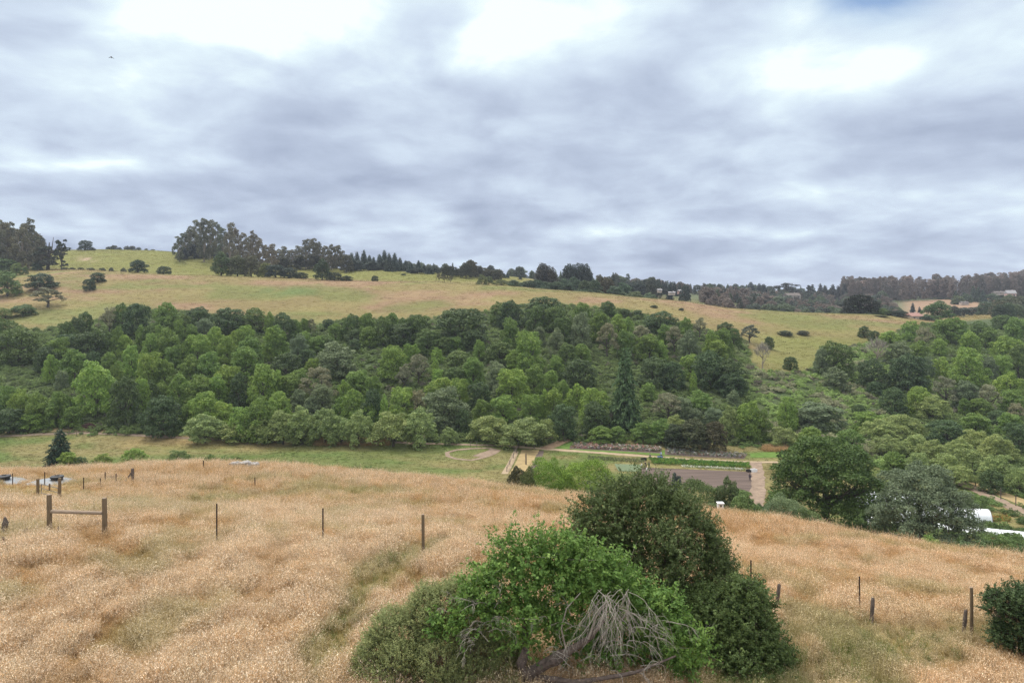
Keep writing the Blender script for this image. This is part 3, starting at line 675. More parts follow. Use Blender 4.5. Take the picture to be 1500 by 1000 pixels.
row([(738,400,7),(743,399,7),(762,402,6)], 'conifer_tree','fir',CON,'tiny lone conifer on the pale far rise','conifer','tiny conifers on the far rise',640,1.2)
# band of trees behind the middle brow
T('oak_tree','dome',777,409,432,26,(.044,.066,.04),'dark round headed tree with bare trunk left of the redwoods', Y=470)
row([(789,392,11),(793,385,13),(798,386,12),(803,389,12),(809,391,13)], 'redwood_tree','redwood',(.052,.052,.042),'tall thin conifer in the loose five stem clump','conifer','loose conifer clump behind the brow',520,2.3,jig=8)
row([(829,389,13),(834,386,14),(840,387,14),(847,385,14),(853,386,14),(859,386,14),(863,393,11)], 'redwood_tree','redwood',(.036,.046,.036),'tall dark redwood in the square topped block','conifer','square block of redwoods behind the brow',530,2.2,jig=8)
row([(752,410,18),(764,413,22),(786,409,26),(800,412,24),(815,412,24),(828,408,26),(842,406,26),(857,410,24),(870,410,24),(900,418,24),(915,414,24)], 'shrub_tree','leafy',(.068,.098,.054),'green tree of the hedge behind the middle brow','tree','hedge trees behind the middle brow',480,1.25)
row([(772,421,22),(792,420,28),(812,421,26),(834,420,28),(856,422,26),(876,424,20),(910,427,24),(930,426,24),(950,428,22)], 'shrub','willow',(.095,.125,.068),'pale shrub along the middle brow','shrub','shrubs along the middle brow',470,1.2)
row([(880,403,22),(888,405,24),(894,412,18)], 'skyline_tree','leafy',(.078,.072,.042),'brownish tree right of the redwood block','tree','brownish trees right of the redwood block',500,1.3,jig=6)
row([(867,400,10),(898,399,14),(906,408,9),(820,408,10)], 'conifer_tree','fir',(.046,.06,.052),'small pointed conifer beside the redwood block','conifer','pointed conifers beside the redwood block',540,1.4)
row([(905,413,20),(920,412,22),(932,411,24),(946,409,22),(954,406,16),(962,410,16)], 'distant_tree','leafy',(.052,.064,.05),'dark skyline tree right of the brownish trees','tree','skyline trees before the far houses',620,1.3)
row([(966,408,10),(971,410,9),(975,411,10),(982,412,10),(988,412,9),(995,414,9)], 'conifer_tree','fir',(.046,.056,.052),'spindly conifer above the far houses','conifer','conifers above the far houses',700,1.5)
T('conifer_tree','fir',981,416,0,16,(.036,.05,.042),'blackish cone tree beside the far white houses','conifer',Y=600)
T('oak_tree','dome',1003,416,0,19,(.036,.052,.042),'blackish round tree right of the pink far house', Y=600)
# far right: landmark trees on the long wooded ridge
row([(1035,418,9),(1046,416,10),(1053,415,10)], 'conifer_tree','fir',(.045,.055,.055),'far pointed conifer on the long ridge','conifer','far conifers on the long ridge',880,1.5)
row([(1100,413,14),(1112,415,11),(1118,416,12)], 'conifer_tree','redwood',(.042,.056,.056),'blunt dark far conifer on the long ridge','conifer','blunt far conifers on the long ridge',880,1.6)
T('cypress_tree','flat',1150,412,0,40,(.036,.042,.042),'wind swept flat cypress on the far ridge', Y=860, variant=1)
T('pine_tree','flat',1187,414,0,13,(.04,.048,.046),'tiny umbrella pine on the far ridge', Y=860)
row([(1070,418,14),(1078,419,12),(1086,421,14)], 'distant_tree','leafy',(.05,.058,.055),'dark far round tree on the long ridge','tree','far round trees on the long ridge',890,1.3)
# right hand end of the hill
T('cypress_tree','dome',1260,429,463,53,(.017,.023,.014),'great blackish domed tree at the right end of the hill', Y=441, variant=0)
T('tree','leafy',1291,451,474,28,PAL,'light green tree beside the great domed tree', Y=436)
T('oak_tree','dome',1289,462,482,26,DKG,'dark bush below the light green tree on the hill end','tree', Y=420)
T('cypress_tree','dome',1315,454,480,32,(.034,.048,.03),'dark dense tree left of the pink roofed house', Y=432)
T('oak_tree','leafy',1374,441,468,50,(.072,.112,.040),'big round many lobed green tree right of the pink roof', Y=455)
T('spruce_tree','fir',1337,443,466,17,(.05,.065,.065),'bluish spruce left of the round many lobed tree','conifer', Y=520)
T('spruce_tree','fir',1347,449,466,14,(.05,.065,.065),'smaller bluish spruce right of the taller one','conifer', Y=520)
T('oak_tree','dome',1356,462,478,22,(.05,.072,.04),'low dark tree under the round many lobed tree', Y=440)
row([(1398,448,18),(1412,450,26),(1430,449,22),(1443,452,20),(1452,447,18)], 'field_tree','leafy',(.056,.07,.05),'dark tree along the near side of the far tan field','tree','trees before the far tan field',600,1.25)
row([(1425,466,28),(1445,468,26),(1462,462,26)], 'oak_tree','dome',(.052,.074,.042),'dark round tree at the edge of the small tan slope','tree','trees by the small tan slope',540,1.2)
row([(1465,440,26),(1480,436,30),(1497,434,30)], 'field_tree','leafy',(.082,.086,.05),'olive tree at the right end of the far tan field','tree','olive trees right of the far field',560,1.3)
row([(1400,425,12),(1412,428,12),(1426,418,12),(1433,420,11),(1440,424,10)], 'garden_tree','fir',(.055,.078,.05),'green pointed tree along the top of the far tan field','conifer','pointed trees above the far field',840,1.5)
row([(1404,433,14),(1416,430,12),(1452,430,20),(1466,428,16),(1478,431,14)], 'garden_tree','leafy',(.095,.125,.06),'light green tree along the top of the far tan field','tree','light trees above the far field',830,1.4)
row([(x, 411-(x-1240)*.02-(5 if (i*7)%5 == 0 else 0)+(4 if (i*3)%4 == 0 else 0)-(8 if x > 1455 else 0)+(10 if x < 1250 else 0), 17) for i, x in enumerate(range(1246, 1506, 17))], 'eucalyptus_tree','euc',(.19,.155,.135),'far eucalyptus on the right hand ridge','tree','far eucalyptus trees on the right hand ridge',930,1.9)
row([(1202,415,14),(1209,418,12),(1220,416,13),(1228,418,12),(1237,415,12)], 'conifer_tree','fir',(.052,.056,.052),'far ridge conifer left of the eucalyptus ridge','conifer','far conifers left of the eucalyptus ridge',900,1.6)
T('oak_tree','sparse',1098,474,520,34,(.095,.110,.085),'grey leaning oak with visible trunk at the clearing edge', Y=332)

# ------------------------------------------------------------------ nearer trees in and before the valley
T('oak_tree','bigoak',1212,637,0,176,(.060,.098,.024),'big spreading dark green oak beside the dirt lane', ymin=12, Y=116, variant=0, sink=.05, jitter=.02)
T('oak_tree','bigoak',1350,678,0,150,(.108,.138,.078),'silver grey green oak in front of the hoop houses', ymin=12, Y=100, variant=1, sink=.05, jitter=.02)
BG = (.135,.205,.030)
T('bush','bigwillow',858,664,0,100,BG,'large bright green bush beyond the straw crest','shrub', Y=118, variant=0, jitter=.03)
T('bush','bigwillow',805,668,0,78,(.125,.195,.03),'bright green bush left of the largest one beyond the crest','shrub', Y=115, variant=1, jitter=.03)
T('shrub','leafy',757,681,0,44,(.075,.075,.036),'dark reddish green shrub at the left end of the bright bushes','shrub', Y=108)
T('shrub','leafy',775,684,0,30,(.10,.115,.04),'olive shrub between the dark shrub and bright bushes','shrub', Y=104)
T('pine_tree','fir',969,689,0,40,(.075,.115,.075),'small bluish pine behind the front shrubs','conifer', Y=100)
T('tree','leafy',946,694,0,44,(.085,.12,.045),'olive green tree left of the small pine','tree', Y=96)
T('shrub','leafy',990,690,0,24,(.065,.08,.07),'small dark shrub right of the small pine','shrub', Y=104)
T('tree','bigwillow',1024,692,0,82,(.085,.115,.038),'rounded olive bush right of the small pine','shrub', Y=96, variant=0)
T('bush','leafy',1067,698,0,48,(.078,.105,.045),'dull green bush between rounded olive bush and dirt lane','shrub', Y=94)
T('bush','leafy',1090,722,0,60,(.10,.14,.045),'low green bush behind the white nest box','shrub', Y=84)
T('bush','bigwillow',1146,722,0,90,(.115,.15,.07),'pale flowering bush at the end of the dirt lane','shrub', Y=88, variant=1)
T('bush','leafy',1045,735,0,50,(.075,.105,.038),'low dark bush on the crest behind the nest box','shrub', Y=76)
T('bush','leafy',1186,745,0,60,(.085,.12,.045),'low bush at the foot of the big dark oak','shrub', Y=84)
T('shrub','leafy',1364,786,0,40,(.14,.20,.05),'small fresh green shrub under the silver oak','shrub', Y=56)
T('shrub','leafy',1436,792,0,80,(.075,.11,.045),'low dark green bank of shrubs before the long hoop house','shrub', Y=72)
T('shrub','leafy',1500,797,0,50,(.08,.115,.045),'right end bush of the green bank before the hoop house','shrub', Y=68)
T('conifer_tree','fir',88,627,0,56,(.030,.054,.030),'single dark pointed conifer in the left meadow','conifer', Y=172, jitter=.03)
T('shrub','leafy',99,661,0,36,(.15,.205,.04),'bright green shrub at the foot of the pointed conifer','shrub', Y=169)
T('shrub','leafy',116,668,0,26,(.085,.125,.05),'darker green shrub right of the bright shrub by the conifer','shrub', Y=170)
T('shrub','willow',197,655,0,38,(.155,.215,.045),'bright green low shrub in the middle of the left meadow','shrub', Y=176)
T('shrub','willow',262,658,0,36,(.11,.155,.05),'dull green low shrub right of the bright meadow shrub','shrub', Y=176)
T('shrub','willow',150,664,0,30,(.14,.185,.045),'small yellowish shrub between conifer and bright meadow shrub','shrub', Y=175)
T('shrub','sparse',128,611,0,36,(.20,.24,.12),'pale flowering elder above the brush pile','shrub', Y=222)
T('tree','leafy',1016,612,0,56,(.060,.066,.03),'left bigger half of the dark garden hedge','shrub', Y=197, variant=0)
T('tree','leafy',1046,616,0,44,(.072,.064,.032),'right reddish half of the dark garden hedge','shrub', Y=196, variant=1)
T('tree','leafy',990,620,0,40,(.052,.066,.03),'left small end of the dark garden hedge','shrub', Y=198, variant=2)

# ------------------------------------------------------------------ ground colours (what grows where)
def wood_mask(x, y):
    px = 750+FOC*x/y; py = HOR-FOC*hz(x, y)/y
    e = lin(EDGE, px); f = lin(FOOT, px)
    return (smooth(0, 5, py-e+3)*smooth(0, 3, f-py+2)*(y > 140)*(y < 620))
def cover(x, y):
    """base colour of the ground cover at world x, y"""
    x = np.asarray(x, float); y = np.asarray(y, float)
    px = 750+FOC*x/np.maximum(y, .1); z = hz(x, y); py = HOR-FOC*z/np.maximum(y, .1)
    def mx(a, b, f): return a*(1-f[..., None])+np.array(b)*f[..., None]
    n1 = fbm(x/14, y/14, 21); n2 = fbm(x/45, y/45, 33); n3 = fbm(x/60, y/22, 41, 5); n4 = fbm(x/5, y/5, 55)
    c = np.zeros(x.shape+(3,))+np.array((.25,.180,.085))
    # foreground oat grass soil
    c = mx(c, (.22,.175,.075), smooth(.45,.7,n1))
    trail = trail_mask(x, y)
    c = mx(c, (.17,.165,.060), trail*.7)
    c = mx(c, (.26,.20,.11), np.clip(trail*smooth(.52,.62,n4),0,1))
    # valley meadow
    v = smooth(95,125,y)
    cv = np.zeros(c.shape)+np.array((.112,.130,.042))
    cv = mx(cv, (.195,.160,.072), smooth(.42,.62,n3)*.85)
    cv = mx(cv, (.088,.126,.034), smooth(.5,.68,fbm(x/18,y/9,77))*.8)
    cv = mx(cv, (.33,.24,.11), smooth(190,204,y)*(1-smooth(700,760,px))*smooth(.38,.55,n2)*.8)
    c = c*(1-v[...,None])+cv*v[...,None]
    # hill pasture
    h = smooth(240,300,y)
    ch = np.zeros(c.shape)+np.array((.196,.157,.069))
    ch = mx(ch, (.232,.155,.092), smooth(.50,.60,fbm(x/60,y/20,91,6)))
    ch = mx(ch, (.140,.150,.050), smooth(.54,.68,fbm(x/55+3,y/18,13,5))*.8)
    ch = mx(ch, (.147,.146,.046), smooth(1050,1150,px)*smooth(475,500,py)*.9)
    ch = mx(ch, (.160,.157,.047), smooth(490,540,y)*(1-smooth(700,900,px)))
    ch = mx(ch, (.10,.135,.045), (smooth(.55,.62,fbm(x/12,y/10,8))*np.exp(-((px-430)/70)**2-((py-427)/6)**2))*.9)
    c = c*(1-h[...,None])+ch*h[...,None]
    c = mx(c, (.36,.25,.19), np.exp(-((px-126)/13)**2-((py-380)/3.2)**2)*smooth(.38,.55,fbm(x/5,y/5,3))*(y > 500))
    far = smooth(560,700,y)*smooth(760,840,px); c = mx(c, (.10,.115,.060), far)
    tan = smooth(1310,1340,px)*(1-smooth(1455,1475,px))*smooth(640,700,y)*(y < 900); c = mx(c, (.25,.165,.108), tan)
    tan2 = np.exp(-((px-1425)/34)**2)*smooth(460,480,y)*(y < 640); c = mx(c, (.21,.165,.068), np.clip(tan2*1.5,0,1))
    c = mx(c, (.09,.105,.05), smooth(950,1200,y))
    w = wood_mask(x, y); c = mx(c, (.062,.082,.034), w)
    return c
def seg_dist(x, y, P):
    d = np.full(np.shape(x), 1e9)
    for a, b in zip(P[:-1], P[1:]):
        ax, ay = a; bx, by = b; t = np.clip(((x-ax)*(bx-ax)+(y-ay)*(by-ay))/((bx-ax)**2+(by-ay)**2+1e-9), 0, 1)
        d = np.minimum(d, np.hypot(x-ax-t*(bx-ax), y-ay-t*(by-ay)))
    return d
_tr = [tuple(gp(px, py, 8)[:2]) for px, py in ((460,1010),(478,960),(500,915),(525,875),(560,840),(610,815),(660,800))]
_tr2 = [tuple(gp(px, py, 8)[:2]) for px, py in ((1090,1010),(1150,985),(1230,965),(1330,940),(1420,935),(1500,950))]
_tr3 = [tuple(gp(px, py, 8)[:2]) for px, py in ((200,742),(330,735),(430,722),(520,725))]
def trail_mask(x, y):
    n = (fbm(x/1.3, y/1.3, 61)-.5)*1.2
    a = .75*(1-smooth(.2, 1.1, seg_dist(x, y, _tr)+n*1.6))
    b = (1-smooth(.3, 2.6, seg_dist(x, y, _tr2)+n*2.6))*.72
    c = (1-smooth(.6, 4.5, seg_dist(x, y, _tr3)+n*3.2))*.35
    return np.clip(np.maximum(np.maximum(a, b), c), 0, 1)*(y < 90)
def build_ground():
    V = np.stack([GX, GY, GZ], -1).reshape(-1, 3)
    i, j = np.meshgrid(np.arange(NU-1), np.arange(NL-1), indexing='ij'); a = (i*NL+j).ravel()
    F = np.stack([a, a+NL, a+NL+1, a+1], 1)
    me = qmesh('ground', V, F, {'gcol': cover(GX, GY).reshape(-1, 3)}, M['ground'], True)
    tag(link('ground', me), 'rolling pasture ground with straw grass, meadow and hills', None, None, 'structure')
build_ground()

# ------------------------------------------------------------------ scattered ground cover
def source(name, meshes):
    col = bpy.data.collections.new(name)
    for k, me in enumerate(meshes):
        o = bpy.data.objects.new(f'{name}_{k}', me); col.objects.link(o)
    return col
def scatter(name, P, rz, scl, src, nvar, tcol, hcol=None, label=None, rng=None, tilt=None):
    n = len(P); me = bpy.data.meshes.new(name); me.vertices.add(n)
    me.vertices.foreach_set('co', np.asarray(P, np.float32).ravel())
    rot = np.zeros((n,3), np.float32); rot[:,2] = rz
    if tilt is not None: rot[:,:2] = tilt
    sc = np.asarray(scl, np.float32); sc = np.repeat(sc[:,None], 3, 1) if sc.ndim == 1 else sc
    for an, av in (('rot', rot), ('scl', sc)):
        a = me.attributes.new(an, 'FLOAT_VECTOR', 'POINT'); a.data.foreach_set('vector', np.ascontiguousarray(av, np.float32).ravel())
    a = me.attributes.new('idx', 'INT', 'POINT'); a.data.foreach_set('value', rng.integers(0, nvar, n).astype(np.int32))
    for an, av in (('tcol', tcol), ('hcol', hcol)):
        if av is None: continue
        a = me.attributes.new(an, 'FLOAT_COLOR', 'POINT'); a.data.foreach_set('color', np.hstack([av, np.ones((n,1))]).astype(np.float32).ravel())
    me.update()
    o = bpy.data.objects.new(name, me); C.objects.link(o)
    g = bpy.data.node_groups.new(name, 'GeometryNodeTree')
    g.interface.new_socket('Geometry', in_out='INPUT', socket_type='NodeSocketGeometry'); g.interface.new_socket('Geometry', in_out='OUTPUT', socket_type='NodeSocketGeometry')
    gi = g.nodes.new('NodeGroupInput'); go = g.nodes.new('NodeGroupOutput')
    ci = g.nodes.new('GeometryNodeCollectionInfo'); ci.inputs['Collection'].default_value = src
    ci.inputs['Separate Children'].default_value = True; ci.inputs['Reset Children'].default_value = True
    ip = g.nodes.new('GeometryNodeInstanceOnPoints'); ip.inputs['Pick Instance'].default_value = True
    L = g.links.new
    L(gi.outputs[0], ip.inputs['Points']); L(ci.outputs[0], ip.inputs['Instance'])
    for an, ty, sk in (('rot','FLOAT_VECTOR','Rotation'),('scl','FLOAT_VECTOR','Scale'),('idx','INT','Instance Index')):
        na = g.nodes.new('GeometryNodeInputNamedAttribute'); na.data_type = ty; na.inputs['Name'].default_value = an
        L(na.outputs['Attribute'], ip.inputs[sk])
    L(ip.outputs[0], go.inputs[0])
    md = o.modifiers.new('scatter', 'NODES'); md.node_group = g
    return tag(o, label, None, None, 'stuff')

def tuft(name, rng, n, rad, h, wid, heads, lean=.4, headsize=.023, hpart=.45):
    """n bent stems with hanging seed heads"""
    V = []; F = []; rnd = []; hd = []
    def q(pts, r, hh):
        o = len(V); V.extend(pts); F.append((o,o+1,o+2,o+3)); rnd.extend([r]*4); hd.extend([hh]*4)
    for i in range(n):
        a = rng.uniform(0, 6.283); r = rad*math.sqrt(rng.uniform()); b = np.array((r*math.cos(a), r*math.sin(a), -.03))
        H = h*rng.uniform(.5, 1.1)*(1.35 if i % 9 == 0 else 1); la = rng.uniform(0, 6.283); l = lean*H*rng.uniform(.1, 1.0)
        dv = np.array((math.cos(la), math.sin(la), 0)); mid = b+dv*l*.3+np.array((0,0,H*.55)); top = b+dv*l+np.array((0,0,H))
        sa = rng.uniform(0, 6.283); s = np.array((math.cos(sa), math.sin(sa), 0))*wid*rng.uniform(.7,1.3); rr = rng.uniform()
        q([b-s, b+s, mid+s*.7, mid-s*.7], rr, 0); q([mid-s*.7, mid+s*.7, top+s*.25, top-s*.25], rr, .15)
        for k in range(heads):
            f = 1-hpart*rng.uniform()**1.3; p = mid+(top-mid)*max(0,(f-.5)*2)+rng.normal(0,.022,3)
            d = norm(rng.normal(size=3)+np.array((0,0,-.9))); e = norm(np.cross(d, rng.normal(size=3))); hs = headsize*rng.uniform(.6,1.4)
            q([p, p+d*hs+e*hs*.33, p+d*hs*2, p+d*hs-e*hs*.33], rng.uniform(), 1)
    return qmesh(name, V, F, {'rnd': rnd, 'hd': hd}, M['grass'])

def sample_fan(rng, n, y0, y1, px0, px1, power=1.0):
    """points spread over the view fan, denser near"""
    f = rng.uniform(size=n); k = 2-power
    y = (y0**k+(y1**k-y0**k)*f)**(1/k) if abs(k) > 1e-6 else y0*(y1/y0)**f
    x = (rng.uniform(px0, px1, n)-750)/FOC*y
    return x, y
def build_grass():
    rng = np.random.default_rng(3)
    big = source('oat_tuft', [tuft('oat_tuft', rng, 40, .30, .76, .0055, 4) for _ in range(5)]
                            +[tuft('oat_tuft', rng, 34, .30, .62, .0055, 2) for _ in range(2)])
    far = source('oat_clump', [tuft('oat_clump', rng, 46, .55, .78, .0085, 3, headsize=.028) for _ in range(5)])
    for nm, src, nv, cnt, y0, y1, pw in (('dry_grass', big, 7, 130000, 13.0, 42, .55), ('dry_grass', far, 5, 80000, 40, 102, .2)):
        x, y = sample_fan(rng, cnt, y0, y1, -60, 1560, pw)
        t = trail_mask(x, y); keep = rng.uniform(size=cnt) > t*.5
        x, y, t = x[keep], y[keep], t[keep]; n = len(x)
        n1 = fbm(x/2.2, y/2.2, 71); n2 = fbm(x/9, y/7, 72); n3 = fbm(x/.62, y/.62, 73, 3)
        px = 750+FOC*x/y
        tankside = np.exp(-((px-68)/62)**2-((y-51)/6.5)**2)
        s = (.28+.42*n1+.95*(n3-.42))*(1-.5*t)*rng.uniform(.8,1.25,n)*(1-.85*tankside); s = np.clip(s, .20, 1.1)
        pale = smooth(.43,.57,.26*n2+.28*n1+.46*n3); och = 1-pale
        tc = np.array((.565,.375,.185))*pale[:,None]+np.array((.48,.285,.10))*och[:,None]
        hc = np.array((.92,.755,.57))*pale[:,None]+np.array((.72,.52,.31))*och[:,None]
        warm = smooth(500,900,px)[:,None]; tc = tc*(1-warm)+tc*np.array((1.02,.96,.92))*warm; hc = hc*(1-warm)+hc*np.array((1.0,.96,.90))*warm
        g = np.clip(smooth(.55,.68,fbm(x/3.2,y/2.6,74))*.5*(y < 60)+t*.8, 0, 1)[:,None]
        tc = tc*(1-g)+np.array((.30,.29,.085))*g; hc = hc*(1-g*.7)+np.array((.42,.40,.20))*g*.7
        gg = (t > .55)[:,None]*(rng.uniform(size=(n,1)) < .15); tc = np.where(gg, (.10,.17,.035), tc); hc = np.where(gg, (.16,.22,.06), hc)
        j = rng.uniform(.72,1.25,(n,1))*(.72+.56*fbm(x/.5,y/.5,89,2))[:,None]; tc = tc*j*.95; hc = np.clip(hc*rng.uniform(.80,1.10,(n,1)),0,.92)
        lean_a = fbm(x/6, y/6, 75)*9; tl = rng.normal(0,.13,(n,2))+np.stack([np.cos(lean_a), np.sin(lean_a)],1)*(.12+.45*smooth(.45,.65,fbm(x/2.4,y/2.4,88)))[:,None]
        z = hz(x, y)
        scatter(nm, np.stack([x,y,z],1), rng.uniform(0,6.28,n), np.stack([s,s,s*rng.uniform(.85,1.15,n)],1), src, nv, tc, hc,
                'waist high dry oat grass, golden with pale seed heads', rng, tl)
    # tall straw left standing along the wood foot
    x = []; y = []
    for k in range(1500):
        p = gp(rng.uniform(462,568), rng.uniform(644,651.5), 150); x.append(p.x+rng.normal(0,.5)); y.append(p.y+rng.normal(0,.5))
    for k in range(500):
        p = gp(rng.uniform(1120,1150), rng.uniform(655,661), 150); x.append(p.x+rng.normal(0,.5)); y.append(p.y+rng.normal(0,.5))
    x = np.array(x); y = np.array(y); n = len(x); j = rng.uniform(.7,1.2,(n,1)); s = rng.uniform(.7,1.5,n)
    scatter('tall_straw', np.stack([x,y,hz(x,y)],1), rng.uniform(0,6.28,n), s, far, 5, np.array((.44,.28,.12))*j, np.array((.62,.44,.25))*j, 'strip of tall tan straw standing along the wood foot', rng)
    # short meadow and pasture tussocks
    tus = source('turf_tussock', [tuft('turf_tussock', rng, 30, .55, .32, .02, 0) for _ in range(4)])
    x, y = sample_fan(rng, 70000, 108, 232, -80, 1580, .4)
    keep = (wood_mask(x, y) < .5) & ~on_hard(x, y); x, y = x[keep], y[keep]; n = len(x)
    c = cover(x, y)*rng.uniform(.75,1.4,(n,1)); s = rng.uniform(.4,1.0,n)*(.3+.8*fbm(x/8,y/5,31))
    scatter('meadow_grass', np.stack([x,y,hz(x,y)],1), rng.uniform(0,6.28,n), np.stack([s*1.3,s*1.3,s*.6],1), tus, 4, c, c, 'green and tan meadow grass on the valley floor', rng)
    x, y = sample_fan(rng, 60000, 280, 660, -80, 1580, .2)
    keep = (wood_mask(x, y) < .4); x, y = x[keep], y[keep]; n = len(x)
    c = cover(x, y)*rng.uniform(1.0,1.3,(n,1)); s = rng.uniform(.9,1.7,n)
    scatter('pasture_grass', np.stack([x,y,hz(x,y)],1), rng.uniform(0,6.28,n), np.stack([s*1.6,s*1.6,s*.45],1), tus, 4, c, c, 'short tan and green pasture grass on the hill', rng)

def build_undergrowth():
    rng = np.random.default_rng(8)
    def clump(k):
        L = [(rng.uniform(-.5,.5), rng.uniform(-.5,.5), rng.uniform(.1,.45), .3, .3, .26) for _ in range(8)]
        V, F, r = lobe_cloud(L, 620, .058, rng, subs=2, noise_=.9, zmin=-.2, shell=(.6,1.15)); return qmesh('bramble', V, F, {'rnd': r}, M['leaf_scatter'])
    src = source('bramble_clump', [clump(k) for k in range(5)])
    x, y = sample_fan(rng, 30000, 150, 430, -60, 1560, .5)
    w = wood_mask(x, y); keep = w > rng.uniform(.3,.9,len(x)); x, y = x[keep], y[keep]; n = len(x)
    px = 750+FOC*x/y
    nn = fbm(x/16, y/16, 4); n2 = fbm(x/7, y/7, 6)
    c = np.array((.135,.195,.062))*(1-nn[:,None])+np.array((.195,.25,.085))*nn[:,None]
    right = smooth(1060,1120,px)*(1-smooth(1290,1330,px))
    c = c*(1-right[:,None])+np.where(n2[:,None] > .56, (.28,.285,.165), (.255,.345,.110))*right[:,None]
    pk = (rng.uniform(size=n) < .05)[:,None]; c = np.where(pk, (.17,.155,.11), c)
    c = c*rng.uniform(.7,1.3,(n,1)); s = rng.uniform(1.3,3.0,n)*(.7+.6*n2)
    scatter('undergrowth', np.stack([x,y,hz(x,y)-.1],1), rng.uniform(0,6.28,n), np.stack([s,s,s*rng.uniform(.6,1.1,n)],1), src, 5, c, None, 'bramble and low scrub covering the ground between the hillside trees', rng)
    # green weeds along the foot of the wood and in front of the crest bushes
    x, y = sample_fan(rng, 5200, 150, 222, -60, 1560, .5)
    py = HOR-FOC*hz(x,y)/y; px = 750+FOC*x/y; f = lin(FOOT, px)
    keep = (np.abs(py-f-1) < 5*fbm(x/9,y/9,2)) & ~on_hard(x, y); x, y = x[keep], y[keep]; n = len(x)
    c = np.array((.16,.24,.075))*rng.uniform(.7,1.35,(n,1)); s = rng.uniform(.6,1.7,n)
    scatter('weeds', np.stack([x,y,hz(x,y)-.05],1), rng.uniform(0,6.28,n), s, src, 5, c, None, 'green weeds along the foot of the hillside wood', rng)
    x, y = sample_fan(rng, 9000, 74, 150, -60, 1560, .5)
    px = 750+FOC*x/y; keep = (fbm(x/10,y/10,19) > .50) & (px > 700) | (fbm(x/10,y/10,19) > .60); keep &= ~on_hard(x, y); x, y = x[keep], y[keep]; n = len(x)
    c = np.array((.125,.185,.058))*rng.uniform(.65,1.45,(n,1)); s = rng.uniform(.6,1.9,n)
    scatter('slope_scrub', np.stack([x,y,hz(x,y)-.05],1), rng.uniform(0,6.28,n), s, src, 5, c, None, 'low green scrub on the hidden slope below the straw crest', rng)

def build_far_forest():
    rng = np.random.default_rng(18)
    ms = []
    for key, k in (('leafy',0),('leafy',1),('dome',0),('euc',0),('euc',2),('euc',3),('fir',0),('redwood',0)):
        me = LIB[key][k][0].copy(); me.materials.clear(); me.materials.append(M['leaf_scatter']); ms.append(me)
    src = source('forest_tree', ms)
    X = []; Y = []; Hh = []; Cc = []; Ix = []
    def belt(n, pa, pb, ya, yb, h, cols, idx, curve=None):
        px = rng.uniform(pa, pb, n); y = rng.uniform(ya, yb, n)
        x = (px-750)/FOC*y; X.append(x); Y.append(y); Hh.append(rng.uniform(h[0],h[1],n)); c = np.array(cols)[rng.integers(0,len(cols),n)]; Cc.append(c*rng.uniform(.75,1.25,(n,1))); Ix.append(np.array(idx)[rng.integers(0,len(idx),n)])
    brown = [(.22,.18,.15),(.20,.165,.14),(.17,.155,.132)]; green = [(.11,.132,.10),(.13,.165,.10),(.095,.115,.095)]
    belt(340, 900, 1300, 620, 900, (9,17), brown+green, (0,1,2,3,4,6))
    belt(240, 1230, 1560, 880, 1010, (22,32), brown, (3,4,5))
    belt(150, 1000, 1260, 560, 720, (8,15), brown[:2]+green[:1], (0,3,1))
    belt(150, 1120, 1330, 500, 700, (7,14), green+brown[:1], (0,1,2))
    belt(130, 1330, 1560, 480, 680, (7,14), [(.085,.12,.065),(.12,.15,.075),(.15,.155,.09)], (0,1,2))
    belt(150, 880, 1300, 900, 1150, (9,16), green, (6,7,0,2))
    belt(130, 560, 920, 700, 900, (8,14), green, (0,2,6))
    x = np.concatenate(X); y = np.concatenate(Y); h = np.concatenate(Hh); c = np.vstack(Cc); ix = np.concatenate(Ix)
    px = 750+FOC*x/y; py = HOR-FOC*hz(x,y)/y
    keep = ~((px > 1308) & (px < 1460) & (y > 640) & (y < 880)) & ~((px > 1390) & (px < 1455) & (y < 560)) & ~((px > 1318) & (px < 1360) & (y < 640)) & ~((px > 955) & (px < 1030) & (y < 760)) & ~((px > 1318) & (px < 1440) & (y < 650) & (y > 480))
    keep &= ~((px > 1230) & (px < 1300) & (y < 520))
    x, y, h, c, ix = x[keep], y[keep], h[keep], c[keep], ix[keep]; n = len(x)
    w = h*np.where(np.isin(ix, (3,4,5,6,7)), .55, 1.05)
    o = scatter('far_forest', np.stack([x,y,hz(x,y)-.3],1), rng.uniform(0,6.28,n), np.stack([w,w,h],1), src, 8, c, None, 'far wooded ridge of brown and dark green trees', rng)
    o.data.attributes['idx'].data.foreach_set('value', ix.astype(np.int32))

# ------------------------------------------------------------------ dirt tracks, garden plot (ground sheets lying on the terrain)
HARD = []           # world polygons kept free of tussocks
def on_hard(x, y):
    k = np.zeros(np.shape(x), bool)
    for P in HARD:
        inside = np.zeros(np.shape(x), bool); m = len(P)
        for i in range(m):
            (x1, y1), (x2, y2) = P[i], P[(i+1) % m]
            c = ((y1 > y) != (y2 > y)) & (x < (x2-x1)*(y-y1)/((y2-y1) if y2 != y1 else 1e-9)+x1); inside ^= c
        k |= inside
    return k
def sheet(name, rows, mat, label, lift=.05):
    """rows: list of equally long lists of world xy"""
    V = []; m = len(rows[0]); F = []
    for r in rows:
        for x, y in r: V.append((x, y, float(hz(x, y))+lift))
    for i in range(len(rows)-1):
        for j in range(m-1): F.append((i*m+j, i*m+j+1, (i+1)*m+j+1, (i+1)*m+j))
    me = bpy.data.meshes.new(name); me.from_pydata(V, [], F); me.update(); me.materials.append(mat)
    HARD.append([rows[0][j] for j in range(m)]+[rows[-1][j] for j in range(m-1,-1,-1)])
    return tag(link(name, me), label, None, None, 'structure')
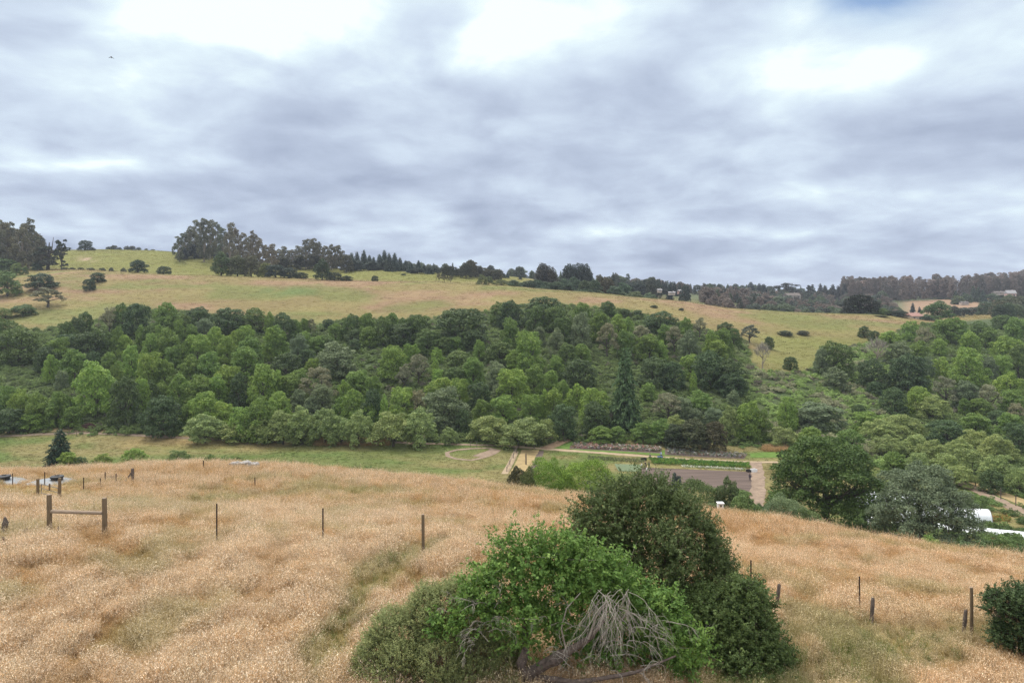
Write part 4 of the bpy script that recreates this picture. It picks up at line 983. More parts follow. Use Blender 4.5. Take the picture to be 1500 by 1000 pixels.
def track(name, pts, width, mat, label, lift=.05, ymin=100, closed=False):
    P = [gp(px, py, ymin) for px, py in pts]; W = []
    rs = random.Random(len(pts)*7+int(pts[0][0]))
    for a, b in zip(P[:-1], P[1:]):
        n = max(2, int((b-a).length/2.0))
        for k in range(n): W.append(a.lerp(b, k/n))
    W.append(P[-1]); A = []; B = []
    for i, p in enumerate(W):
        t = (W[min(i+1,len(W)-1)]-W[max(i-1,0)]); t.z = 0; t.normalize(); nn = Vector((-t.y, t.x, 0)); w = width*.5
        A.append((p.x-nn.x*w*rs.uniform(.8,1.2), p.y-nn.y*w*rs.uniform(.8,1.2))); B.append((p.x+nn.x*w*rs.uniform(.8,1.2), p.y+nn.y*w*rs.uniform(.8,1.2)))
    mid = [((a[0]+b[0])/2, (a[1]+b[1])/2) for a, b in zip(A, B)]
    return sheet(name, [A, mid, B], mat, label, lift)
def patch(name, quad, mat, label, nx=16, ny=8, ymin=100, lift=.05):
    c = [gp(px, py, ymin) for px, py in quad]; rows = []
    for j in range(ny+1):
        a = c[0].lerp(c[3], j/ny); b = c[1].lerp(c[2], j/ny)
        rows.append([tuple(a.lerp(b, i/nx)[:2]) for i in range(nx+1)])
    return sheet(name, rows, mat, label, lift)
patch('lawn', [(1098,664),(1148,660),(1150,670),(1100,670)], M['lawn'], 'bright green mown strip right of the flower rows', lift=.04)
patch('lawn', [(792,660),(832,650),(838,646),(842,656)], M['lawn'], 'green strip between the sloping path and the flower rows', lift=.04)
patch('lawn', [(838,655),(975,659),(1000,668),(838,660)], M['lawn'], 'grass path in front of the flower rows', lift=.04)
track('dirt_road', [(742,653),(800,657.5),(880,663),(960,669.5),(1040,674),(1100,676.5),(1140,677)], 2.1, M['pale_dirt'], 'pale dirt track running across the garden', .06)
track('dirt_road', [(1106,677),(1110,690),(1111,705),(1110,722),(1106,742)], 3.0, M['track'], 'dirt lane running down past the tilled plot', .075)
track('dirt_road', [(795,657),(812,652),(832,643)], 3.2, M['track2'], 'reddish path climbing to the wood', .07)
track('dirt_road', [(-40,640),(60,636),(120,634),(180,636),(260,641),(350,645),(470,648),(560,647),(640,650),(742,653)], 1.6, M['track'], 'faint dirt track along the wood foot', .06)
track('dirt_road', [(-40,631),(50,630),(110,629),(165,630)], 3.2, M['straw_patch'], 'tan bare strip by the brush pile', .05)
track('oval_track', [(716,656),(730,660),(722,665),(705,671),(690,674),(668,672),(656,668),(655,663),(668,659),(690,657),(716,656)], 1.3, M['track'], 'oval riding track worn into the meadow', .06)
track('oval_track', [(727,658),(722,661),(712,665),(700,669)], 3.4, M['track'], 'broad dusty side of the oval track', .075)
patch('dirt_road', [(752,661),(760,661),(744,694),(734,694)], M['pale_dirt'], 'dusty lane left of the meadow fence', 6, 10)
patch('bare_ground', [(764,659),(790,659),(772,694),(746,694)], M['straw_patch'], 'straw covered strip right of the meadow fence', 8, 10)
patch('bare_ground', [(788,660),(797,660),(786,694),(772,694)], M['tilled'], 'dark dug strip beside the straw strip', 6, 10)
patch('tilled_soil', [(940,684.5),(1102,691),(1106,722),(915,714)], M['tilled'], 'purple brown tilled plot in the garden', 20, 10)
patch('tilled_soil', [(836,652),(970,657),(968,664),(834,657)], M['tilled'], 'dark soil under the upper flower rows', 16, 5, lift=.055)
patch('tilled_soil', [(974,658),(1094,666),(1090,672),(974,666)], M['tilled'], 'dark soil under the right flower rows', 16, 5, lift=.055)
patch('crop_cover', [(900,679.5),(938,680.5),(940,691),(906,690)], M['fleece'], 'pale green crop cover beside the tilled plot', 8, 6, lift=.09)
track('dirt_road', [(1392,703),(1420,713),(1450,727),(1480,741),(1520,760)], 3.2, M['track'], 'dirt road curving past the hoop houses', .06)
patch('straw_verge', [(1400,698),(1425,704),(1520,738),(1500,742)], M['straw_patch'], 'dry verge above the curving dirt road', 14, 4, lift=.04)

# ------------------------------------------------------------------ garden crops
def rows_scatter(name, quad, nrows, per, cols, scl, label, seed, heads=None):
    rng = np.random.default_rng(seed); c = [np.array(gp(px, py, 100)) for px, py in quad]
    P = []; K = []
    for r in range(nrows):
        f = (r+.5)/nrows
        for k in range(per):
            t = (k+rng.uniform(.1,.9))/per; a = c[0]*(1-f)+c[3]*f; b = c[1]*(1-f)+c[2]*f; p = a*(1-t)+b*t
            P.append((p[0]+rng.normal(0,.12), p[1]+rng.normal(0,.16))); K.append(cols[rng.integers(0,len(cols))])
    P = np.array(P); s = rng.uniform(scl[0], scl[1], len(P)); K = np.array(K)*rng.uniform(.75,1.25,(len(P),1))
    def clump(k):
        L = [(rng.uniform(-.3,.3), rng.uniform(-.3,.3), rng.uniform(.2,.7), .22,.22,.3) for _ in range(5)]
        V, F, r = lobe_cloud(L, 110, .085, rng, noise_=.9, subs=0); return qmesh('crop_plant', V, F, {'rnd': r}, M['leaf_scatter'])
    src = source(name+'_plant', [clump(k) for k in range(3)])
    scatter(name, np.stack([P[:,0],P[:,1],hz(P[:,0],P[:,1])],1), rng.uniform(0,6.28,len(P)), s, src, 3, np.clip(K,0,.9), None, label, rng)
FL = [(.42,.22,.20),(.50,.38,.36),(.55,.52,.46),(.20,.24,.12),(.14,.17,.08),(.34,.20,.12),(.22,.23,.24),(.12,.15,.08),(.50,.30,.26)]
rows_scatter('flower_rows', [(840,650),(968,655),(966,662.5),(838,656)], 6, 95, FL, (.5,1.0), 'mixed pink, white and green flower rows of the upper bed', 1)
rows_scatter('flower_rows', [(976,657),(1094,665),(1088,671),(976,665)], 5, 80, [(.26,.27,.22),(.42,.40,.36),(.16,.19,.10),(.12,.15,.08),(.22,.22,.24),(.26,.16,.12)], (.45,.9), 'greyish flower rows of the right upper bed', 2)
GR = [(.10,.22,.035),(.14,.27,.04),(.09,.19,.04)]
rows_scatter('vegetable_rows', [(952,671),(1096,679.5),(1100,686),(955,680)], 6, 110, GR+[(.2,.27,.05)], (.5,.95), 'bright green vegetable rows above the tilled plot', 3)
rows_scatter('vegetable_rows', [(862,668),(945,673),(942,679),(860,673)], 4, 60, [(.10,.15,.05),(.14,.15,.07),(.18,.17,.10)], (.35,.6), 'thin dull green crop rows left of the bright rows', 4)
rows_scatter('white_flower_rows', [(1000,682.5),(1092,687.5),(1092,689),(1000,684.5)], 2, 90, [(.5,.52,.42),(.6,.6,.52),(.2,.3,.08)], (.35,.6), 'white blooming row at the edge of the tilled plot', 5)
rows_scatter('orange_flower_rows', [(1442,757),(1478,757),(1480,765),(1440,765)], 3, 40, [(.4,.22,.06),(.16,.24,.05),(.3,.26,.08)], (.4,.8), 'orange and green crop rows beside the hoop houses', 6)

# ------------------------------------------------------------------ people in the garden
def person(px, py, label, shirt, trousers, hair, lean=0.0, arm=0.0, rz=0.0, hat=None):
    b = gp(px, py, 100); h = 1.7
    e = empty('person', b, label, 'person', 'people working in the garden', rz)
    pts = [(0,0,.93),(0,lean*.3,1.15),(0,lean*.75,1.40),(0,lean*.95,1.50),(0,lean*1.1,1.66),
           (.10,0,.86),(.12,.02,.48),(.13,0,.08),(.13,.13,.03),(-.10,0,.86),(-.12,.10,.48),(-.13,-.02,.08),(-.13,.11,.03),
           (.20,lean*.7,1.37),(.26,lean*.7+.06+arm*.1,1.10),(.24,lean*.7+.16+arm*.3,.88+arm*.25),(.24,lean*.7+.2+arm*.36,.80+arm*.28),
           (-.20,lean*.7,1.37),(-.26,lean*.7+.02,1.10),(-.25,lean*.7+.10+arm*.2,.86+arm*.1),(-.25,lean*.7+.13+arm*.25,.78+arm*.1)]
    ed = [(0,1),(1,2),(2,3),(3,4),(0,5),(5,6),(6,7),(7,8),(0,9),(9,10),(10,11),(11,12),(2,13),(13,14),(14,15),(15,16),(2,17),(17,18),(18,19),(19,20)]
    rad = [.15,.13,.16,.065,.10, .10,.065,.045,.04,.10,.065,.045,.04,.065,.048,.036,.03,.065,.048,.036,.03]
    me = bpy.data.meshes.new('person_body'); me.from_pydata(pts, ed, []); me.update()
    o = link('body', me, None, e)
    sk = o.modifiers.new('skin', 'SKIN'); o.modifiers.new('sub', 'SUBSURF').render_levels = 1
    for i, r in enumerate(rad): me.skin_vertices[0].data[i].radius = (r, r); me.skin_vertices[0].data[i].use_root = (i == 0)
    m, nt = nodemat('person clothing'); z = N(nt, 'ShaderNodeSeparateXYZ', ins={0: N(nt, 'ShaderNodeTexCoord').outputs['Object']}).outputs[2]
    c = ramp(nt, mapr(nt, z, 0, 1.8, 0, 1), [(0,(.05,.04,.035)),(.05,trousers),(.50,shirt),(.815,(.45,.28,.20))])
    c.node.color_ramp.interpolation = 'CONSTANT'
    out(nt, N(nt, 'ShaderNodeBsdfPrincipled', ins={'Base Color': c, 'Roughness': .8}).outputs[0]); me.materials.append(m)
    mb = MB(); y0 = lean*1.1
    if hat: mb.lathe([(.20,1.70),(.21,1.715),(.12,1.73),(.10,1.83),(.03,1.85)], 12, (0,y0,0))
    else: mb.lathe([(.085,1.62),(.118,1.68),(.105,1.75),(.05,1.785)], 10, (0,y0-.02,0))
    mb.build('hat' if hat else 'hair', plain('hat straw' if hat else 'dark hair', hat or hair, .9, .2), e, True)
    return e
person(946.5,685.5,'person in dark clothes bending at the tilled plot',(.03,.03,.035),(.03,.03,.04),(.03,.02,.015),.35,.4,.6)
person(951,686,'person in dark clothes standing beside the bending one',(.04,.035,.04),(.02,.025,.04),(.03,.02,.015),.08,.3,2.0)
person(940,687,'person in white top beside the pale green crop cover',(.70,.70,.68),(.35,.30,.24),(.04,.03,.02),.05,.2,1.0)
person(947,694,'person in light shirt stooping on the tilled soil',(.55,.53,.52),(.06,.06,.09),(.05,.035,.02),.45,.2,-.8,(.55,.47,.3))
person(968.5,670,'person in pale blue shirt among the flower rows',(.40,.44,.62),(.05,.05,.09),(.04,.03,.02),.1,.3,.3)
person(952,673,'person in grey clothes on the garden path',(.12,.12,.14),(.04,.04,.05),(.04,.03,.02),.05,.1,-1.2)
person(1098.5,704,'person in dark clothes at the right end of the tilled plot',(.05,.05,.08),(.04,.04,.05),(.03,.02,.015),.2,.3,2.6)
def crate(px, py, w, d, h, mat, label, ymin=100):
    b = gp(px, py, ymin); e = empty('crate', b, label, 'crate', None, .3); mb = MB()
    mb.box((0,0,.03),(w,d,.06)); mb.box((-w/2+.02,0,h/2),(.04,d,h)); mb.box((w/2-.02,0,h/2),(.04,d,h)); mb.box((0,-d/2+.02,h/2),(w-.08,.04,h)); mb.box((0,d/2-.02,h/2),(w-.08,.04,h))
    mb.build('bin', mat, e); r = MB(); r.box((0,-d/2-.015,h),(w+.06,.05,.06)); r.box((0,d/2+.015,h),(w+.06,.05,.06)); r.build('rim', mat, e)
crate(1104,691,1.5,.9,.7,M['white'],'white crate at the top corner of the tilled plot')
crate(1097,691,1.2,.8,.6,M['hatch'],'black crate left of the white crate')
crate(943,674,1.4,.7,.6,M['hatch'],'black crate on the garden path')
crate(967,672,1.2,.9,.7,plain('blue plastic',(.16,.20,.42),.6,.2),'blue crate at the feet of the person in pale blue')

# ------------------------------------------------------------------ posts, fences and gates
def post(px, top, bot, wpx, label, kind, ymin=8, lean=0.0, group=None, Y=None):
    b = onray(px, Y) if Y else gp(px, bot, ymin)
    h = (HOR-top)/FOC*b.y-b.z; r = wpx/FOC*b.y*.5
    e = empty({'T': 'steel_fence_post', 'W': 'wooden_post', 'O': 'old_fence_post'}[kind], b, label, 'fence post', group); mb = MB(); rr = random.Random(int(px))
    if kind == 'T':
        mb.box((0,0,h/2-.1),(r*2,.008,h+.2)); mb.box((0,.018,h/2-.1),(.008,.03,h+.2))
        for k in range(int(h/.09)): mb.box((0,-.01,.1+k*.09),(r*.8,.014,.02))
        mb.build('shaft', M['iron'], e)
    elif kind == 'W':
        mb.tube([(0,0,-.3),(.01,0,h*.5),(lean*h,0,h-.02),(lean*h,0,h)],[r*1.05,r,r*.97,r*.85],12); mb.build('shaft', M['post'], e)
        c = MB(); c.tube([(lean*h,0,h),(lean*h,0,h+.012)],[r*.84,r*.7],12); c.build('cut_top', M['rail'], e)
    else:
        pts = [(0,0,-.2),(lean*h*.3+.01,.01,h*.35),(lean*h*.7,-.01,h*.7),(lean*h,0,h*.95),(lean*h+.01,.01,h)]
        mb.tube(pts,[r*1.1,r*.95,r*1.05,r*.88,r*.74],7); mb.build('shaft', M['old_post'], e)
        s = MB(); s.tube([(lean*h*.75+r*.5,-r*.4,h*.8),(lean*h+r*.35,-r*.3,h*1.07)],[r*.35,r*.1],5); s.build('splinter', M['old_post'], e)
    return e
G = 'posts of the old fence line'
post(317.5,737,803,2.1,'thin steel post standing in straw grass right of the wooden brace','T',group=G)
post(473,744,806,2.1,'thin steel post left of the tall single wooden post','T',group=G)
post(619.5,753,824,4.6,'tall single round wooden post in the middle of the straw','W',group=G)
post(781,776,822,1.9,'short steel post just above the bright green tree','T',group=G)
post(1100,820,872,2.1,'thin steel post right of the front shrubs','T',group=G)
post(1136,855,898,5.6,'leaning weathered stub post right of the front shrubs','O',lean=.12,group=G)
post(1259,844,902,2.1,'thin steel post between the two weathered stub posts','T',group=G)
post(1276,875,915,5.6,'crooked weathered stub post right of the steel post','O',lean=.06,group=G)
post(1411,893,936,5.4,'short dark stub post beside the tall right post','O',lean=.08,group=G)
post(1423,860,938,4.5,'tall round wooden post near the right edge shrub','W',group=G)
G2 = 'far thin posts by the tanks'
for px, top, bot, lb in ((18.5,693,712,'thin steel post between the two tank lids'),(65.5,691,712,'thin steel post behind the big tank lid'),(122.5,699,719,'thin steel post right of the big tank lid'),(154,691,709,'thin steel post left of the dry weed clump'),(170,693,710,'thin steel post in the dry weed clump'),(147,700,712,'short steel post before the dry weed clump'),(298,674,690,'thin steel post on the crest beyond the open straw'),(373.5,699,714,'thin steel post below the flat grey stones'),(85,771,796,'short steel stub at the foot of the wooden brace'),(433,744,760,'faint short steel post in the mid straw')):
    post(px, top, bot, 1.5, lb, 'T', group=G2)
# H brace
def brace():
    a = gp(72,790,10); b = gp(153,792,10); e = empty('fence_brace', a, 'wooden H brace of two round posts and one rail', 'fence brace'); r = .09
    d = b-a; h0 = (HOR-724)/FOC*a.y-a.z; h1 = (HOR-729)/FOC*b.y-b.z
    for o, h in ((Vector((0,0,0)), h0), (d, h1)):
        mb = MB(); mb.tube([o+Vector((0,0,-.4)), o+Vector((.01,0,h*.5)), o+Vector((0,0,h-.02)), o+Vector((0,0,h))],[r*1.05,r,r*.95,r*.85],12); p = mb.build('post', M['post'], e)
        c = MB(); c.tube([o+Vector((0,0,h)), o+Vector((0,0,h+.01))],[r*.84,r*.7],12); c.build('cut_top', M['rail'], p)
    zr = (HOR-748.5)/FOC*a.y-a.z; ux = d.normalized()
    mb = MB(); mb.tube([ux*(r*.9)+Vector((0,0,zr)), d*.5+Vector((0,0,zr-.005)), d-ux*(r*.9)+Vector((0,0,zr-.01))],[.075,.07,.07],10); mb.build('rail', M['rail'], e)
brace()
# gate by the tanks
def gate():
    a = onray(55.5,48); b = onray(87.5,46); e = empty('metal_gate', a, 'thin steel gate frame between two wooden posts by the tank', 'gate')
    for p, top in ((a,701),(b,700)):
        o = p-a; h = (HOR-top)/FOC*p.y-p.z; mb = MB(); mb.tube([o+Vector((0,0,-.3)),o+Vector((0,0,h))],[.1,.095],10); mb.build('gate_post', M['post'], e)
    c = onray(60.5,47.5); d = onray(85,46.5); z0 = (HOR-725)/FOC*47-a.z; z1 = (HOR-711.5)/FOC*47-a.z; zm = (HOR-718)/FOC*47-a.z
    p = Vector((c.x-a.x,c.y-a.y,0)); q = Vector((d.x-a.x,d.y-a.y,0)); Z = lambda z: Vector((0,0,z)); mb = MB()
    mb.tube([p+Z(z0),p+Z(z1),q+Z(z1),q+Z(z0),p+Z(z0)],.03,6); mb.build('gate_frame', M['pipe'], e)
    mb = MB(); mb.tube([p+Z(zm),q+Z(zm)],.022,6); mb.build('gate_bar', M['pipe'], e)
    mb = MB(); mb.tube([p.lerp(q,.5)+Z(zm),p.lerp(q,.5)+Z((HOR-708)/FOC*47-a.z)],.05,8); mb.build('stub_post', M['post'], e)
gate()
# tanks
def tank(px, top, half, Y, label, hx, pipe):
    b = onray(px, Y); zt = (HOR-top)/FOC*Y-b.z; r = half/FOC*Y
    e = empty('water_tank', b, label, 'tank', 'tanks sunk in the straw'); mb = MB()
    mb.lathe([(r,-1.2),(r,zt-.62),(r*.985,zt-.50),(r*.90,zt-.37),(r*.70,zt-.20),(r*.42,zt-.07),(r*.15,zt-.01),(.02,zt)],40); mb.build('shell', M['tank'], e, True)
    h = MB(); xo = hx/FOC*Y
    h.lathe([(.42,zt-.1),(.42,zt+.14),(.50,zt+.15),(.50,zt+.22),(.47,zt+.26),(.05,zt+.29)],24,(xo,.2,0)); ho = h.build('hatch', M['hatch'], e)
    c = MB(); c.box((xo,.2,zt+.31),(.3,.12,.06)); c.build('hatch_handle', M['hatch'], ho)
    if pipe:
        p = MB(); p.tube([(r*.40,-r*.50,zt-.22),(r*.55,-r*.53,zt-.26),(r*.70,-r*.56,zt-.34)],[.10,.19,.12],10); p.build('inlet_cover', M['white'], e, True)
tank(71,702.5,40,55.5,'big grey domed tank lid with black hatch behind the gate',10,True)
tank(-8,702,42,55.5,'grey domed tank lid cut off by the left edge',11,False)
# braced old post
def leaner():
    a = gp(194,708,30); h = (HOR-686)/FOC*a.y-a.z; e = empty('braced_post', a, 'old post with slanted brace on the left straw', 'fence post'); mb = MB()
    mb.tube([(0,0,-.3),(.02,0,h*.5),(0,0,h)],[.13,.12,.11],9); mb.build('post', M['old_post'], e)
    c = MB(); c.tube([(-.75,.1,.1),(-.4,.05,h*.35),(-.08,0,h*.72)],[.09,.08,.07],7); c.build('brace', M['old_post'], e)
leaner()
def stump(px, top, bot, wpx, label, lean, rough):
    b = gp(px, bot, 10); h = (HOR-top)/FOC*b.y-b.z; r = wpx/FOC*b.y/2; e = empty('stump', b, label, 'stump'); rr = random.Random(int(px)+3)
    mb = MB(); n = 9; prof = []
    pts = [(0,0,-.2)]+[(lean*h*k/4+rr.uniform(-.03,.03), rr.uniform(-.03,.03), h*k/4) for k in range(1,5)]
    mb.tube(pts,[r*1.2]+[r*rr.uniform(1-rough,1+rough) for _ in range(3)]+[r*.35],n); mb.build('trunk', M['old_post'], e)
    s = MB()
    for k in range(4): a = rr.uniform(0,6.28); s.tube([(lean*h*.6+math.cos(a)*r*.5,math.sin(a)*r*.5,h*.5),(lean*h+math.cos(a)*r*1.3,math.sin(a)*r*1.2,h*rr.uniform(.6,1.05))],[r*.3,r*.06],5)
    s.build('splinter', M['old_post'], e)
stump(46,774,796,11,'rotten dark stump left of the wooden brace',-.35,.35)
stump(2,757,792,7,'charred slanted stump at the left edge',.18,.2)
stump(7,786,806,4,'small dark stake below the charred stump',-.15,.2)
# dry weed clump and stones
T('weed_clump','sparse',162,697,0,38,(.16,.11,.085),'dry reddish weed clump before the braced post','weed clump',Y=57)
def stones():
    b = onray(358,67)
    for k, (dx, w, d, h, lab) in enumerate(((-.8,1.3,.8,.75,'left flat grey stone of three in the crest straw'),(.15,1.2,.9,.82,'middle flat grey stone of three in the crest straw'),(1.0,1.0,.7,.7,'right flat grey stone of three in the crest straw'))):
        rr = random.Random(k+40); mb = MB()
        mb.lathe([(w*.5,0),(w*.55,h*.5),(w*.48,h*.85),(w*.3,h),(.02,h+.01)],9); mb.v = [(x*rr.uniform(.85,1.1), y*d/w*rr.uniform(.85,1.1), z*rr.uniform(.93,1.05)) for x, y, z in mb.v]
        o = mb.build('stone', M['stone']); x = b.x+dx; o.location = (x, b.y, float(hz(x, b.y))-.05); tag(o, lab, 'stone', 'flat stones on the crest')
stones()
# nest box
def nest():
    b = onray(1055,58); e = empty('nest_box', b, 'white nest box with dark round hole on a post at the crest', 'nest box')
    z = (HOR-746)/FOC*b.y-b.z; mb = MB(); mb.box((0,0,z+.28),(.46,.40,.56)); bx = mb.build('box', M['white'], e)
    r = MB(); r.box((0,-.03,z+.585),(.56,.54,.05)); r.build('lid', M['white'], e)
    h = MB(); h.tube([(0,-.205,z+.36),(0,-.199,z+.36)],[.10,.10],14); h.build('entrance_hole', M['dark_hole'], e)
    p = MB(); p.tube([(0,.02,-.3),(0,.02,z+.02)],.05,8); p.build('post', M['post'], e)
nest()
# valley rails and posts
def rail_fence(pxs, bot, top, rails, label, mat, name='rail_fence', ymin=150, r=.07):
    P = [gp(px, bt, ymin) for px, bt in zip(pxs, bot)]; e = empty(name, P[0], label, 'fence')
    for p in P:
        o = p-P[0]; h = top/FOC*p.y; mb = MB(); mb.tube([o+Vector((0,0,-.2)),o+Vector((0,0,h))],r,7); mb.build('fence_post', mat, e)
    for f in rails:
        mb = MB(); mb.tube([p-P[0]+Vector((0,0,top/FOC*p.y*f)) for p in P], r*.6, 6); mb.build('rail', mat, e)
rail_fence((296,306,316),(645.5,645.5,645.5),5,(.85,.35),'short pale rail at the wood foot in the left meadow',M['grey_wood'])
rail_fence((101,112,121.5),(638,638,638),9,(.5,),'three post dark fence before the brush pile',M['old_post'],r=.06)
rail_fence((689,698.5),(655,655),9,(.9,.45),'dark frame gate behind the oval track',M['old_post'],'field_gate')
rail_fence((760,756.5,752,747,742.5),(656,663,671,681,691),8,(.9,.55),'dark post and rail fence between the dusty lanes',M['old_post'],'meadow_fence',r=.08)
G3 = 'valley field posts'
post(770.5,664,680,2.0,'dark pole on the straw strip beside the meadow fence','O',100,group=G3)
post(826.5,639,647,1.2,'thin pale pole where the reddish path meets the wood','O',150,group=G3)
post(753.5,655,660,1.5,'short post at the top end of the meadow fence','O',150,group=G3)
post(782.5,647,657,1.3,'thin post before the willows right of the oval track','O',150,group=G3)
for k, (px, top, bot) in enumerate(((1415,693,707),(1429,698,712),(1447,706,722),(1466,714,731),(1488,724,741))):
    post(px, top, bot, 1.3, f'{ORD[k]} thin post from the left along the curving dirt road', 'O', 100, group='posts along the curving dirt road')
T('shrub','dome',1150,483.5,490.5,24,(.05,.07,.04),'left one of two low flat dark bushes on the right pasture','shrub', ymin=300)
T('shrub','dome',1176,484,490,20,(.06,.07,.05),'right one of two low flat dark bushes on the right pasture','shrub', ymin=300)
T('shrub','dome',591,400.5,404,9,(.06,.08,.04),'tiny low mound of scrub on the middle brow','shrub', Y=560)
T('shrub','dome',958,446.5,450.5,12,(.06,.075,.04),'left tiny scrub mound on the middle pasture','shrub', ymin=300)
T('shrub','dome',998,451,454.5,9,(.055,.07,.04),'right tiny scrub mound on the middle pasture','shrub', ymin=300)
for k_, (x_, w_) in enumerate(((95,12),(106,10),(118,9),(133,11),(150,9),(163,8),(181,9))):
    T('shrub','willow',x_,391.5,0,w_,(.075,.085,.05),f'{ORD[k_]} low scrub tuft from the left along the old hedge line under the left hilltop','shrub','scrub along the old hedge line', Y=500)
# brush pile
def brush_pile():
    b = gp(130,627,150); e = empty('brush_pile', b, 'dark reddish brush pile at the wood foot', 'brush pile'); rr = random.Random(4)
    for k, nm in enumerate(('branch_heap','loose_branches')):
        mb = MB()
        for i in range(110):
            a = rr.uniform(0,6.28); q = rr.uniform(0,1); x, y = math.cos(a)*q*2.6, math.sin(a)*q*1.3; z = (1-q*q)*1.5*rr.uniform(.1,1); l = rr.uniform(.5,1.3); t = rr.uniform(0,6.28)
            mb.tube([(x-math.cos(t)*l,y-math.sin(t)*l*.6,z),(x,y,z+.15),(x+math.cos(t)*l,y+math.sin(t)*l*.6,z-.05)],[.07,.06,.03],4)
        mb.build(nm, M['brush'], e)
brush_pile()

# ------------------------------------------------------------------ hoop houses
def hoop(name, a, b, width, height, label, group, mat=None):
    """tunnel from world point a to b"""
    d = (b-a); d.z = 0; L = d.length; t = d.normalized(); nn = Vector((-t.y, t.x, 0)); e = empty(name, a, label, 'greenhouse', group)
    n = 16; mb = MB(); V = []; F = []; m = max(2, int(L/2))
    for i in range(m+1):
        p = t*(L*i/m); s = 1.0+(.015 if i % 2 else 0); dz = float(hz(a.x+p.x, a.y+p.y))-a.z
        for k in range(n+1):
            an = math.pi*k/n; V.append(p+nn*(math.cos(an)*width/2*s)+Vector((0,0,max(dz,-.5)*0+math.sin(an)**.8*height*s)))
    for i in range(m):
        for k in range(n): F.append((i*(n+1)+k, i*(n+1)+k+1, (i+1)*(n+1)+k+1, (i+1)*(n+1)+k))
    mb.add(V, F); mb.build('cover', mat or M['white_film'], e, True)
    for j, off in enumerate((.03, L-.03)):
        w = MB(); p = t*off; W = [p+nn*(math.cos(math.pi*k/n)*width/2*.985)+Vector((0,0,math.sin(math.pi*k/n)**.8*height*.985)) for k in range(n+1)]
        w.add(W, [tuple(range(n+1))]); w.build('end_wall', mat or M['white_film'], e)
        dr = MB(); q = p+t*(-.02 if j == 0 else .02); ww = .5
        dr.tube([q-nn*ww+Vector((0,0,.02)), q-nn*ww+Vector((0,0,1.9)), q+nn*ww+Vector((0,0,1.9)), q+nn*ww+Vector((0,0,.02))], .04, 5); dr.build('door_frame', M['pipe'], e)
    rb = MB()
    for i in range(0, m+1):
        p = t*(L*i/m); rb.tube([p+nn*(math.cos(math.pi*k/n)*width/2*1.02)+Vector((0,0,math.sin(math.pi*k/n)**.8*height*1.02)) for k in range(n+1)], .05, 4)
    rb.build('hoops', M['pipe'], e)
def build_hoops():
    g = 'white hoop houses'
    a = onray(1448,124); b = a+Vector((-17,3.5,0)); hoop('hoop_house', a, b, 3.4, 2.6, 'nearer white hoop house with rounded end beside the silver oak', g)
    a = a+Vector((-1.2,8.0,.1)); b = a+Vector((-17,3.5,0)); hoop('hoop_house', a, b, 3.4, 2.6, 'farther white hoop house just behind the nearer one', g)
    a = Vector((63.4,122.2,-42.1)); b = Vector((92,112,-41.9)); hoop('long_hoop_house', a, b, 3.8, 2.2, 'long low white hoop house seen under and right of the oaks', g)
build_hoops()

# ------------------------------------------------------------------ far houses
def house(px, base, wpx, hpx, Y, label, wall, roof, rz=.2, deep=.7):
    b = onray(px, Y); b.z = (HOR-base)/FOC*Y if base else b.z; w = wpx/FOC*Y; h = hpx/FOC*Y; d = w*deep; e = empty('house', b, label, 'house', None, rz); hw = h*.58
    mb = MB(); mb.box((0,0,hw/2-.5),(w,d,hw+1)); wl = mb.build('wall', wall, e)
    r = MB(); x, y = w/2+.4, d/2+.5; r.add([(-x,-y,hw-.05),(x,-y,hw-.05),(x,y,hw-.05),(-x,y,hw-.05),(-x,0,h),(x,0,h)],[(0,1,5,4),(2,3,4,5),(0,4,3),(1,2,5),(3,2,1,0)]); ro = r.build('roof', roof, e)
    c = MB(); c.box((w*.25,d*.15,h),(.7,.7,1.3)); c.build('chimney', wall, ro)
    nw = max(2, int(w/4))
    for i in range(nw):
        xx = -w/2+w*(i+.5)/nw; m2 = MB(); m2.box((xx,-d/2-.02,hw*.55),(min(1.5,w/nw*.5),.06,hw*.38)); m2.build('window', M['glass'], e)
    dd = MB(); dd.box((-w/2+w*1.0/nw,-d/2-.03,1.0),(1.0,.06,2.0)); dd.build('door', M['roof_grey'], e)
house(1338,469,20,11,480,'pale red roofed house among trees at the hill end',M['house_wall'],M['roof_pink'],.25)
house(966,427,6,4,600,'small white far house left of the blackish cone tree',M['house_wall'],M['roof_grey'],.2)
house(984,430.5,9,3.5,590,'low pale far house below the blackish cone tree',M['house_wall'],M['roof_grey'],-.1)
house(997,429,8,5,610,'pink far house beside the blackish round tree',M['house_pink'],M['roof_grey'],.3)
house(1160,438,20,9,690,'tan far house in the brown wood',M['house_wall'],M['roof_dark'],.1)
house(1480,436,12,11,830,'pinkish far house at the end of the right ridge',M['house_pink'],M['roof_grey'],-.2)
house(1463,431,18,4.5,840,'long low far house on the right ridge',M['house_wall'],M['roof_dark'],.1,.4)
house(1412,445,12,3.5,800,'low shed in the far tan field',M['house_wall'],M['roof_dark'],.1,.4)

